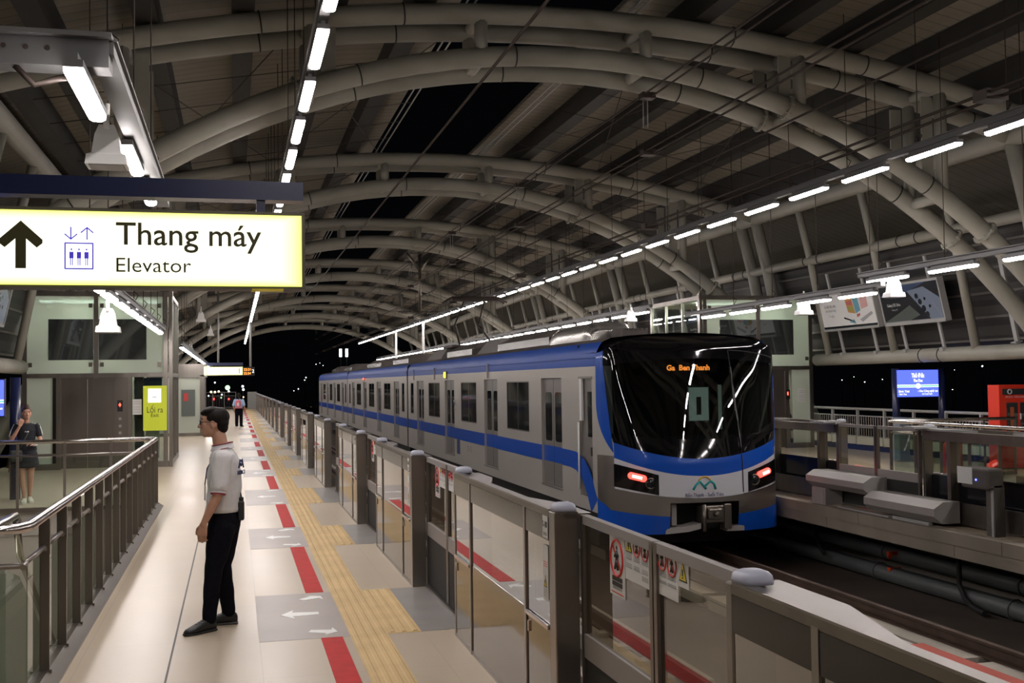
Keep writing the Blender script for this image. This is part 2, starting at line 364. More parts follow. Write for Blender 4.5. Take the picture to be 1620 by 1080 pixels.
# ================================================================== SETTING: platforms and track bed
Y0, Y1 = -10., 95.
f = MB()
f.box((-1.10,Y0,-.35),(2.02,Y1,0)); f.box((-5.4,18.46,-.35),(-1.10,Y1,0)); f.box((-5.4,Y0,-.35),(-3.9,18.46,0)); f.box((-3.9,Y0,-.35),(-1.1,7.0,0))
FL = tag(f.build('floor', M['floor']), 'beige tiled platform floor on the left', None, None, 'structure')
f = MB()
f.box((8.62,Y0,-.03),(11.7,Y1,0)); f.box((11.7,18.46,-.03),(16.0,Y1,0)); f.box((14.5,Y0,-.03),(16.0,18.46,0)); f.box((11.7,Y0,-.03),(14.5,7.,0))
FR = tag(f.build('floor', M['floor']), 'beige tiled platform floor on the right', None, None, 'structure')
e = MB()
for y in range(int(Y0), int(Y1), 3):
    e.box((8.45,y+.006,-.155),(9.3,y+2.994,-.002)); e.box((8.47,y+.9,-.31),(9.3,y+3.89,-.16))
tag(e.build('platform_edge', M['concrete_edge']), 'concrete edge slab of the right platform', None, None, 'structure')
e = MB(); e.box((9.9,Y0,-1.3),(10.1,Y1,-.03)); e.box((1.2,Y0,-1.3),(1.4,Y1,-.35))
tag(e.build('wall_under_platform', M['concrete']), 'concrete wall below the platform edges', None, None, 'structure')
b = MB(); b.box((1.4,Y0,-1.35),(9.9,Y1+60,-1.15)); b.build('track_bed', M['bed'])['kind'] = 'structure'
bb = MB()
for cx in (3.60, 6.935):
    for sx in (-.535, .535):
        y = Y0
        while y < 40: bb.box((cx+sx-.32,y,-1.15),(cx+sx+.32,y+3.8,-.98)); y += 4.
bb.build('plinth', M['concrete'])['kind'] = 'structure'
for cx, nm in ((3.60,'running rail of the empty left track'),(6.935,'running rail of the right track under the train')):
    for sx, sd in ((-.535,'left'),(.535,'right')):
        r = MB(); r.prism([(cx+sx-.065,-.98),(cx+sx+.065,-.98),(cx+sx+.065,-.962),(cx+sx+.012,-.95),(cx+sx+.012,-.87),(cx+sx+.035,-.86),(cx+sx+.035,-.83),(cx+sx-.035,-.83),(cx+sx-.035,-.86),(cx+sx-.012,-.87),(cx+sx-.012,-.95),(cx+sx-.065,-.962)],1,Y0,Y1+50)
        tag(r.build('rail', M['rust']), 'steel %s, the %s one of the two' % (nm, sd), 'rail')
# fastening blocks on the near plinths
fb = MB()
for k in range(46):
    for sx in (-.535,.535):
        fb.box((3.60+sx-.19,-3+k*.65,-.98),(3.60+sx-.075,-2.84+k*.65,-.93)); fb.box((3.60+sx+.075,-3+k*.65,-.98),(3.60+sx+.19,-2.84+k*.65,-.93))
fb.build('rail_fastening', M['concrete'])['kind'] = 'structure'
# floor markings are parts of the left floor
tp = MB(); tp.box((.84,Y0,0),(1.12,Y1,.003))
def opening_ys():
    ys = []
    for j in range(-2, 19):
        ys.append(None)
    return ys
PERIODS = []                                     # y of each unit's near end (post face)
y = 5.55 - 4.8
PERIODS = [-4.05, .75, 5.55, 10.34, 15.15, 20.75, 25.6, 30.4, 35.2, 40.9, 45.7, 50.5, 55.3, 61., 65.8, 70.6, 75.4, 81., 85.8]
UL = 2.95
OPEN = [(p+UL, (PERIODS[i+1] if i+1 < len(PERIODS) else p+4.8)) for i, p in enumerate(PERIODS)]
ribs = []
def ribbed(mb, x0, x1, a, c):
    n = max(2, int(round((x1-x0)/.075)))
    for i in range(n):
        xx = x0+(i+.5)*(x1-x0)/n
        mb.prism([(xx-.022,.003),(xx-.012,.009),(xx+.012,.009),(xx+.022,.003)],1,a,c)
ribbed(tp, .84, 1.12, Y0, Y1)
for a, c in OPEN:
    tp.box((1.12,a,0),(1.38,c,.003)); ribbed(tp, 1.12, 1.38, a+.03, c-.03)
M['tactile'] = vary(mat('tactile_paving', (.60,.43,.21), .6, 0, .2), 2.5, .10)
tp.build('tactile_paving', M['tactile'], FL)
g1 = MB(); g2 = MB()
for a, c in OPEN:
    g1.box((.17,a,0),(.84,c,.0015)); g2.box((1.38,a,0),(1.60,c,.002)); g2.box((1.6,a+.02,0),(1.95,c-.02,.002))
g1.build('grey_waiting_tiles', M['greytile'], FL); g2.build('threshold', M['greytile2'], FL)
def arrow(cx, cy, L_, W, ang):
    """flat white arrow on the floor pointing along ang"""
    P = [(0,0),(-.36*L_,W*.5),(-.30*L_,W*.22),(-L_,W*.14),(-L_,-W*.14),(-.30*L_,-W*.22),(-.36*L_,-W*.5)]
    c, s_ = math.cos(ang), math.sin(ang)
    return [(cx+x*c-y_*s_, cy+x*s_+y_*c) for x, y_ in P]
jm = MB(); jm.box((-.447,Y0,0),(-.433,Y1,.0012)); jm.build('expansion_joint', M['clad'], FL)
prev = None
for i, (a, c) in enumerate(OPEN):
    s0 = OPEN[i-1][1] if i else Y0
    MB().box((.62,s0+.02,0),(.78,a,.003)).build('red_stripe', M['red'], FL)
    if c < 60:
        m_ = (a+c)/2
        MB().prism(arrow(.36,m_,.31,.36,PI),2,.0015,.004).build('floor_arrow', M['white'], FL)
        MB().prism(arrow(.74,c-.18,.22,.27,math.radians(35)),2,.0015,.004).build('floor_arrow', M['white'], FL)
        MB().prism(arrow(.76,a+.18,.22,.27,math.radians(-20)),2,.0015,.004).build('floor_arrow', M['white'], FL)
tag_far = MB(); tag_far.box((-60,96,-9),(160,420,-8.8)); tag_far.build('ground_beyond', M['darkfar'])['kind'] = 'structure'
# markings on the right platform
tp = MB(); tp.box((mirx(1.12),Y0,0),(mirx(.84),60,.004)); tp.build('tactile_paving', M['tactile'], FR)

# ducts under the right platform
for k, (x, z, r) in enumerate(((9.62,-.45,.10),(9.55,-.74,.11),(9.4,-1.02,.12))):
    d = MB(); d.tube((x,Y0,z),(x,60,z),r,12); 
    for q in range(20): d.ring((x,-6+q*3.,z),(0,1,0),r+.012,.012,12)
    tag(d.build('cable_duct', M['duct']), '%s grey cable duct running below the right platform edge' % ('upper','middle','lower')[k], 'duct')
for k, (y, z) in enumerate(((14.63,-.72),(14.61,-.95),(11.3,-.72),(11.25,-.95))):
    d = MB(); d.add([(9.3,y-.05,z+.05),(9.3,y+.05,z+.05),(9.3,y,z-.06),(9.36,y-.05,z+.05),(9.36,y+.05,z+.05),(9.36,y,z-.06)],[(0,1,2),(3,5,4),(0,3,4,1),(1,4,5,2),(2,5,3,0)])
    d.box((9.33,y-.015,z-.01),(9.5,y+.015,z+.05))
    tag(d.build('cable_marker', M['orange']), 'small orange duct marker, %s of the %s pair' % (('upper','lower')[k%2], ('far','near')[k//2]), 'marker')
d = MB(); d.path([(9.25,12.9,-.3),(9.25,12.9,-.85),(9.22,12.75,-1.0),(9.15,12.5,-1.06),(9.1,12.2,-1.08)],.035,8)
tag(d.build('drain_pipe', M['rubber']), 'bent dark drain pipe dropping below the right platform edge', 'pipe')
d = MB(); d.path([(9.25,16.6,-.3),(9.25,16.6,-.7),(9.2,16.4,-.85),(9.1,16.1,-.9)],.035,8)
tag(d.build('drain_pipe', M['rubber']), 'bent dark drain pipe in the shadow nearest the train nose', 'pipe')

# ================================================================== ROOF
CX = 5.3
def tf(y):
    ks = [(40.8,1.),(52.5,.967),(64.3,.938),(76,.887),(88,.85),(100,.84)]
    if y <= ks[0][0]: return 1.
    for (a,fa),(b_,fb_) in zip(ks, ks[1:]):
        if y <= b_: return fa+(fb_-fa)*(y-a)/(b_-a)
    return .84
def zt(z, y): return 1.9+(z-1.9)*tf(y) if z > 1.9 else z
def zo(x): return 7.82-.0165*(x-CX)**2
def zi(x): return 7.17-(12.4-math.sqrt(max(0,12.4**2-(x-CX)**2)))
FR_Y = [5.45-11.75, 5.45]+[17.2+11.75*k for k in range(7)]+[98.5]
FR_Y = FR_Y[:-1]
nf = 0
for fy in FR_Y:
    vis = fy > 10
    if vis: nf += 1; lab = 'pale double-tube roof arch, %s from the camera' % ordinal(nf)
    else: lab = 'pale double-tube roof arch %s' % ('just overhead before the first visible one' if fy > 0 else 'behind the camera')
    A = thing('roof_arch', (CX, fy, 0), lab, 'roof arch', 'roof arches')
    T = Matrix.Translation((-CX,-fy,0))
    for dy in (0., .95):
        yy = fy+dy
        o = MB(); xs = [CX-9.12+18.24*i/48 for i in range(49)]
        pts = [V((x,yy,zt(zo(x),yy))) for x in xs]
        leg = lambda s_: [V((CX+s_*9.12,yy,zt(6.45,yy))), V((CX+s_*9.5,yy,zt(4.9,yy))), V((CX+s_*10.0,yy,2.37)), V((CX+s_*10.3,yy,.9)), V((CX+s_*10.5,yy,-.2))]
        o.path(pts, .165, 12); o.path(leg(1), .165, 12); o.path(leg(-1), .165, 12)
        for d in (-7.6,-4.9,-2.7,2.9,5.4,8.2):
            x = CX+d; o.ring((x,yy,zt(zo(x),yy)),(1,0,-.033*d),.168,.012,16,1)
        o.build('outer_tube', [M['tube'],M['beam']], A, T)
        o = MB(); xs = [CX-11.2*math.sin(-PI/2+PI*i/56) for i in range(57)]
        pts = [V((x,yy,zt(zi(x),yy))) for x in xs]
        o.path(pts, .165, 12)
        for d in (-7.6,-3.4,-.9,2.3,6.6):
            x = CX+d; o.ring((x,yy,zt(zi(x),yy)),(1,0,-d/12.),.168,.012,16,1)
        for d in (-8.25,-4.35,3.9,7.75):
            x = CX+d; c = V((x,yy,zt(zi(x),yy))); ax = V((1,0,-d/math.sqrt(12.4**2-d*d))).normalized()
            o.disc(c, ax, .235, .03, 16, 0)
            for q in range(8):
                a = 2*PI*q/8; u = V((0,1,0)); w_ = ax.cross(u); p = c+(u*math.cos(a)+w_*math.sin(a))*.205
                o.tube(p-ax*.05, p+ax*.05, .014, 6, 0)
        o.build('inner_tube', [M['tube'],M['beam']], A, T)
    for d in (-6.9,-4.15,-1.45,1.35,4.15,6.9):
        x = CX+d; st = MB()
        for dy in (0,.95): yy = fy+dy; st.tube((x,yy,zt(zi(x),yy)),(x,yy,zt(zo(x),yy)),.11,10)
        st.tube((x,fy,zt(zo(x),fy)),(x,fy+.95,zt(zo(x),fy)),.10,8); st.tube((x,fy,zt(zi(x),fy)),(x,fy+.95,zt(zi(x),fy)),.10,8)
        st.build('strut', M['tube'], A, T)
        if abs(d) > 2:     # fin plates slanting beside the struts
            for dy in (0,.95):
                yy = fy+dy; st = MB(); st.obox((x+math.copysign(.28,-d),yy,(zt(zi(x),yy)+zt(zo(x),yy))/2),(.22,.03,abs(zo(x)-zi(x))*tf(yy)*.8),(0,0,0)); st.build('gusset_plate', M['tube'], A, T)

# roof cladding (ceiling) with the open skylight strip
c = MB(); ys = [Y0+2*k for k in range(int((101-Y0)/2)+1)]
def strip(x0_, x1_, n=10):
    for j in range(len(ys)-1):
        for i in range(n):
            xa, xb = x0_+(x1_-x0_)*i/n, x0_+(x1_-x0_)*(i+1)/n
            a, b2 = ys[j], ys[j+1]; q = lambda x, y: (x, y, zt(zo(x)+.62, y)); u = lambda x, y: (x, y, zt(zo(x)+.72, y))
            c.quad(q(xa,a),q(xb,a),q(xb,b2),q(xa,b2)); c.quad(u(xa,a),u(xa,b2),u(xb,b2),u(xb,a))
strip(-3.7,3.78); strip(6.6,14.2); strip(14.2,18.2,3); strip(-7.6,-3.7,3)
c.build('ceiling', M['roofpanel'], fix=False)['kind'] = 'structure'
n = 0
BX = [-8.75,-7.95,-6.55,-5.15,-3.75,-2.35]; BX = sorted(BX+[-x for x in BX])
for bi, d in enumerate(BX):
    x = CX+d; b = MB(); w2 = .17
    for j in range(0, len(ys)-1, 2):
        a, b2 = ys[j], ys[min(j+2,len(ys)-1)]; zz = zo(x)
        ra = [(x-w2,a,zt(zz+.17,a)),(x+w2,a,zt(zz+.17,a)),(x+w2,a,zt(zz+.63,a)),(x-w2,a,zt(zz+.63,a))]
        rb = [(x-w2,b2,zt(zz+.17,b2)),(x+w2,b2,zt(zz+.17,b2)),(x+w2,b2,zt(zz+.63,b2)),(x-w2,b2,zt(zz+.63,b2))]
        b.loft([ra,rb], smooth=False)
    side = 'left' if d < 0 else 'right'; k = (5-bi if d < 0 else bi-6)+1
    tag(b.build('roof_beam', M['beam']), 'long dark roof beam, %s to the %s of the ridge' % (ordinal(k), side), 'beam', 'dark longitudinal roof beams')
for side, xs in (('left',(3.72,3.86)),('right',(6.52,6.66))):
    b = MB()
    for x in xs:
        for j in range(0, len(ys)-1, 2):
            a, b2 = ys[j], ys[min(j+2,len(ys)-1)]; b.tube((x,a,zt(zo(x)+.34,a)),(x,b2,zt(zo(x)+.34,b2)),.018,6)
    tag(b.build('skylight_rail', M['lightgrey']), 'pair of thin pale rails along the %s edge of the roof skylight' % side, 'rail')
# tie rods between arches and beams (thin crossing cables under the cladding)
tr = []
for k in range(6):
    ya, yb = 18.2+11.75*k, 28.9+11.75*k
    for side in (-1, 1):
        t = MB()
        for (d0, d1) in ((1.6,4.4),(4.4,7.2)):
            p = lambda d, y: V((CX+side*d, y, zt(zo(CX+d)+.12, y)))
            t.tube(p(d0,ya),p(d1,yb),.010,5); t.tube(p(d1,ya),p(d0,yb),.010,5)
        for q in range(1, 6):
            yq = ya+(yb-ya)*q/6; t.tube((CX+side*1.6,yq,zt(zo(CX+1.6)+.15,yq)),(CX+side*8.6,yq,zt(zo(CX+8.6)+.15,yq)),.008,5)
        tag(t.build('tie_rods', M['wire']), 'thin crossing tie rods under the %s roof slope, %s bay beyond the first arch' % ('left' if side < 0 else 'right', ordinal(k+1)), 'tie rods')

# side facades: three long tubes, mullions, dark cladding
for side in (1, -1):
    S = 'right' if side > 0 else 'left'; q = lambda d: CX+side*d
    for nm, d, z, r, mt in (('upper',9.12,6.45,.2,'tube'),('middle',9.47,4.98,.125,'tube'),('lower',10.0,2.37,.16,'tube')):
        t = MB(); yy = Y0
        while yy < 93:
            if nm == 'lower' and 24.4 < yy < 31: t.tube((q(d),yy,zt(z,yy)),(q(d),27.2,zt(z,yy)),r,14) if yy < 27 else None; yy = 31.3 if yy < 31 else yy; continue
            t.tube((q(d),yy,zt(z,yy)),(q(d),yy+4.3,zt(z,yy+4.3)),r,14); 
            if nm != 'upper': t.ring((q(d),yy+1.6,zt(z,yy)),(0,1,0),r+.004,.012,14,1); t.ring((q(d),yy+2.3,zt(z,yy)),(0,1,0),r+.004,.012,14,1)
            yy += 4.3
        tag(t.build('facade_tube', [M[mt],M['beam']]), 'long horizontal %s tube of the %s facade' % (nm, S), 'tube')
    n = 0
    for k in range(-1, 7):
        for off in (3.3,6.3,9.3):
            y = 17.2+11.75*k+off; n += 1
            if y > 94: continue
            t = MB(); t.path([(q(9.14),y,zt(6.35,y)),(q(9.47),y,zt(4.98,y)),(q(9.97),y,2.45)],.095,10)
            tag(t.build('facade_mullion', M['tube']), 'slanting round post of the %s facade, %s from the camera' % (S, ordinal(n)), 'post', 'slanting facade posts')
    w_ = MB()
    for a, b2 in zip(ys, ys[1:]):
        w_.quad((q(9.75),a,zt(4.9,a)),(q(9.75),b2,zt(4.9,b2)),(q(10.35),b2,2.45),(q(10.35),a,2.45))
    w_.build('wall_'+S, M['louvre'], fix=False)['kind'] = 'structure'
    w_ = MB()
    for zz in (2.62,3.1,3.6,4.1,4.6):
        dd = 10.32-(zz-2.45)*.245; w_.box((q(dd-.03),Y0,zz),(q(dd),95,zz+.05))
    w_.build('trim_'+S, M['clad'])['kind'] = 'structure'
# small flat posts above the lower right tube
for side in (1,-1):
    S = 'right' if side > 0 else 'left'
    for k in range(16 if side > 0 else 12):
        y = 14.5+k*2.35
        if abs(((y-17.2-3.3) % 11.75)) < .3: y += .5
        if 20.8 < y < 31.6 or 32.6 < y < 35.5: continue
        t = MB(); q = lambda d: CX+side*d
        t.obox((q(9.72),y,3.7),(.05,.11,2.75),(0,side*-.2,0)); t.obox((q(9.93),y,2.56),(.16,.16,.03),(0,side*-.2,0))
        tag(t.build('cladding_post', M['lightgrey']), 'flat pale post on the %s facade cladding, %s in its row' % (S, ordinal(k+1)), 'post', 'flat cladding posts')

# ================================================================== overhead wires
for k, (x, r, lab) in enumerate(((3.60,1.245,'thick dark overhead wire above the empty left track'),(6.935,.708,'top pair of overhead wires above the train track'),(6.935,.566,'thin overhead wire below the top pair'),
        (6.935,.475,'dark overhead wire midway between roof and train'),(6.935,.382,'lowest pair of overhead wires just above the train roof'))):
    t = MB(); z = 1.9+r*x
    if 'pair' in lab:
        t.tube((x-.07,Y0,z),(x-.07,95,z),.016,6); t.tube((x+.07,Y0,z-.03),(x+.07,95,z-.03),.016,6)
        for q in range(11):
            y = 9+q*8.9; t.box((x-.12,y-.1,z-.07),(x+.12,y+.1,z+.03)); 
            if k == 1: t.tube((x-.04,y+.1,z),(x-.04,y+.1,z-.55),.009,5,1); t.tube((x+.04,y+.1,z),(x+.04,y+.1,z-.55),.009,5,1)
    else: t.tube((x,Y0,z),(x,95,z),.024 if k == 0 else .014,6)
    tag(t.build('overhead_wire', [M['wire'],M['lightgrey']]), lab, 'wire')
# catenary support under a far arch
t = MB()
for x in (6.935,):
    y = 42.3; t.tube((x,y,6.9),(x,y,4.6),.06,8); t.tube((x-.5,y,6.9),(x,y,6.2),.05,8); t.tube((x+.5,y,6.9),(x,y,6.2),.05,8)
    for s_ in (-1,1):
        for q in range(7): t.disc((x+s_*(.3+q*.07),y,4.62),(1,0,0),.09,.025,12)
    t.tube((x-.85,y,4.62),(x+.85,y,4.62),.03,8)
tag(t.build('catenary_hanger', M['steel_dark']), 'dark hanging catenary mast with ribbed insulators over the train', 'catenary mast')

# ================================================================== light rows
LBODY = MB(); LBODY.box((-.055,-.6,.0),(.055,.6,.045)); LBODY.prism([(-.02,.045),(.02,.045),(.02,.10),(-.02,.10)],1,-.55,.55)
LDIFF = MB(); LDIFF.prism([(-.055,0),(-.051,-.028),(-.026,-.042),(.026,-.042),(.051,-.028),(.055,0)],1,-.575,.575)
proto = None
def light_at(x, y, z, label, group):
    global proto
    if proto is None:
        p = thing('batten_light', (x,y,z), label, 'light', group)
        hb = LBODY.build('housing', M['channel'], p); df = LDIFF.build('diffuser', M['lamp'], p); proto = (p,hb,df); return p
    p = proto[0].copy(); COL.objects.link(p); p.location = (x,y,z); p['label'] = label; p['group'] = group
    for q in proto[1:]:
        c_ = q.copy(); COL.objects.link(c_); c_.parent = p
    return p
def channel(name, x, z, y0, y1, label, hang=True, w=.09):
    t = MB(); t.box((x-w/2,y0,z+.09),(x+w/2,y1,z+.17)); t.box((x-w/2-.02,y0,z+.165),(x+w/2+.02,y1,z+.18))
    y = y0+.4
    while hang and y < min(y1, 60):
        top = zt(zo(x)+.2, y)
        t.tube((x,y,z+.18),(x,y,top),.007,5,1); t.path([(x,y,z+.18),(x+.07,y,z+.3),(x,y+.02,z+.36)],.008,5,1)
        y += 1.9
    return tag(t.build(name, [M['channel'],M['wire']]), label, 'light channel')
ROWS = [(.78,5.05,9.85-1.75*9+.02,53,'over the left platform edge'),(9.52,5.05,13.0-1.75*9-.0,52,'over the right platform edge')]
for x, z, ys0, n, nm in ROWS:
    vis0 = 9.0 if x < 5 else 12.0
    channel('light_channel', x, z, ys0-.8, ys0+1.75*n, 'long grey channel carrying lights %s' % nm)
    k = 0
    for i in range(n):
        y = ys0+.6+1.75*i
        if y > 92: break
        if y > vis0: k += 1; lb = '%s batten light from the camera %s' % (ordinal(k), nm)
        else: lb = 'white batten light of the row %s, overhead or behind the camera' % nm
        light_at(x, y, z, lb, 'batten lights %s' % nm)
channel('light_channel', -.77, 3.80, 6.98, 12.9, 'grey light channel above the left platform, starting at the top left', w=.15)
ROW2 = [(-.88,3.71,6.49,8.3,1.75,'above the left platform, before the elevator sign'),(-.84,3.83,9.15,12.7,1.7,'above the left platform just past the elevator sign'),
        (-1.58,3.08,13.0,26.8,1.62,'hanging low in front of the left glass lift'),
        (-1.6,3.10,36.,90.,1.75,'above the left platform beyond the glass lift'),
        (11.2,3.63,-9.23,18.3,1.85,'hanging low over the right platform before the posters'),(11.2,3.42,17.65,26.4,1.6,'hanging low over the right platform before the glass lift'),(11.2,3.80,29.,90.,1.75,'low over the right platform behind the train')]
for x, z, a, b2, dp, nm in ROW2:
    if x > -.8 or x < -.9: channel('light_channel', x, z, a-.1, b2, 'grey light channel %s' % nm)
    y = a+.75; k = 0
    while y+.6 < b2:
        k += 1; light_at(x, y, z, '%s batten light %s' % (ordinal(k), nm), 'batten lights %s' % nm); y += dp
for k_ in range(2): light_at(-3.55, 8.1+1.4*k_, -.62, '%s added unseen batten light inside the left stair opening' % ('near','far')[k_], 'added stairwell lights')  # unseen lights added to brighten the stair opening
t = MB(); t.box((-3.2,6.95,3.80),(-.72,7.15,3.98)); t.box((-3.2,6.90,3.97),(-.70,7.2,4.0));
for q in range(3): t.disc((-1.2+.12*q-.1,6.945,3.9),(0,1,0),.015,.01,10,1)
t.path([(-1.25,7.0,3.8),(-1.15,7.05,3.70),(-1.02,7.1,3.76),(-.95,7.2,3.8)],.02,8,1)
tag(t.build('cross_channel', [M['channel'],M['wire']]), 'grey cross channel at the top left holding the nearest light', 'channel')
# loudspeakers hanging from the low rows
def speaker(x, y, z, label, s=1., face=-1):
    t = thing('loudspeaker', (x,y,z), label, 'loudspeaker', 'white horn loudspeakers')
    T = Matrix.Scale(s,4)
    b = MB(); R = lambda w_, d_, zz, yo: [(-w_,yo-d_,zz),(w_,yo-d_,zz),(w_,yo+d_,zz),(-w_,yo+d_,zz)]
    b.loft([R(.055,.07,.16,0),R(.085,.09,.08,0),R(.105,.10,-.06,0),R(.14,.12,-.075,0),R(.15,.13,-.15,0)], smooth=False)
    b.build('horn', M['white'], t, T); MB().box((-.125,-.11,-.158),(.125,.11,-.149)).build('mouth', M['grey_paint'], t, T)
    b = MB(); b.tube((0,-.02,.15),(0,-.02,.33),.018,8); b.tube((0,-.10,.12),(0,-.10,.26),.022,8); b.build('hanger', M['white'], t, T)
    return t
speaker(-.93,8.9,3.72,'white horn loudspeaker hanging beside the nearest light, above the elevator sign',1.0)
speaker(-1.60,15.4,2.76,'white horn loudspeaker hanging in front of the left glass lift')
speaker(-1.2,43.0,4.45,'white horn loudspeaker in mid air right of the left lift, highest there',1.2)
speaker(-1.0,50.0,4.2,'white horn loudspeaker hanging lower and farther than the one right of the lift')
speaker(-2.2,60.0,3.9,'white horn loudspeaker farthest down the left platform')
speaker(11.25,17.3,3.44,'white loudspeaker hanging in front of the blue poster')
speaker(11.25,20.5,3.33,'white loudspeaker hanging left of the white poster')
speaker(11.0,30.,3.72,'white loudspeaker hanging above the train nose')
# ================================================================== platform screen gates
M['bandreflection'] = mat('painted_dark_reflection', (.014,.011,.009), .15, .1)  # dark colour standing in for the reflection along the pane tops
def sticker(parent, x, y0_, y1_, z0, z1, kind, T=None):
    """card on a pane, seen from the left platform; y0_ is its left (far) edge"""
    s = MB(); ya, yb = max(y0_,y1_), min(y0_,y1_); w_ = ya-yb; h = z1-z0
    s.box((x,yb,z0),(x+.002,ya,z1),0)
    xi = x-.001; mats = [M['paper'],M['redink'],M['ink'],M['yellow'],M['greyink']]
    def yy(u): return ya-u*w_           # u: 0 left .. 1 right
    def zz(v): return z1-v*h            # v: 0 top .. 1 bottom
    def line(u0,u1,v,mi=4,t=.004): s.box((xi,yy(u0),zz(v)-t/2),(xi+.001,yy(u1),zz(v)+t/2),mi)
    def noent(u,v,r,inner=True):
        c = (xi,yy(u),zz(v)); s.ring(c,(1,0,0),r*.96,r*.075,22,1)
        s.add([(xi-.001,c[1]+r*.75*a+r*.07*b_,c[2]+r*.75*a-r*.07*b_) for a,b_ in ((1,1),(1,-1),(-1,-1),(-1,1))],[(0,1,2,3)],1)
        if inner:
            s.sphere((xi-.001,c[1],c[2]+r*.55),(.001,r*.12,r*.13),8,6,2)
            for p,q in (((0,.4),(0,-.05)),((0,.35),(.28,.05)),((0,.35),(-.25,.1)),((0,-.05),(.28,-.6)),((0,-.05),(-.22,-.62))):
                s.tube((xi-.001,c[1]+p[0]*r,c[2]+p[1]*r),(xi-.001,c[1]+q[0]*r,c[2]+q[1]*r),r*.075,5,2)
    def tri(u,v,r):
        cy, cz = yy(u), zz(v)
        s.add([(xi,cy,cz+r),(xi,cy-r*.9,cz-r*.75),(xi,cy+r*.9,cz-r*.75)],[(0,1,2)],2)
        s.add([(xi-.001,cy,cz+r*.76),(xi-.001,cy-r*.7,cz-r*.62),(xi-.001,cy+r*.7,cz-r*.62)],[(0,1,2)],3)
        s.box((xi-.003,cy-.006,cz-r*.25),(xi-.002,cy+.006,cz+r*.3),2); s.box((xi-.003,cy-.006,cz-r*.45),(xi-.002,cy+.006,cz-r*.35),2)
    if kind == 'walk':
        line(.1,.9,.07,1,.005); line(.1,.9,.95,1,.005); noent(.5,.42,w_*.42)
        for v in (.72,.755,.80,.835): line(.16,.84,v,2,.010)
        for v in (.87,.89): line(.2,.8,v,4)
    elif kind == 'three':
        r = w_*.14; tri(.17,.17,r*1.1); noent(.5,.17,r); noent(.83,.19,r)
        for c_ in (.17,.5,.83):
            for v in (.38,.42,.46,.50,.62,.66,.70)+((.78,.82,.86) if c_ > .6 else ()): line(c_-.13,c_+.11,v,4,.0035)
    elif kind == 'two':
        r = w_*.21; noent(.27,.2,r); noent(.74,.25,r)
        for c_ in (.27,.74):
            for v in (.45,.49,.53,.57,.68,.72): line(c_-.2,c_+.18,v,4,.0035)
    elif kind == 'tri': tri(.5,.5,w_*.46)
    elif kind == 'tall':
        tri(.5,.66,w_*.4)
        for v in (.30,.34,.38): line(.15,.85,v,1,.003)
        for v in (.80,.84,.88,.92): line(.12,.88,v,4,.0035)
    elif kind == 'number':
        add_text(s,'1-10',h*.42,facing((xi,(ya+yb)/2,(z0+z1)/2+h*.12),'-X'),2,w_*.8)
        for v in (.78,.86): line(.15,.85,v,2,.004)
    o = s.build('sticker', mats, parent)
    return o
GLAB = {}
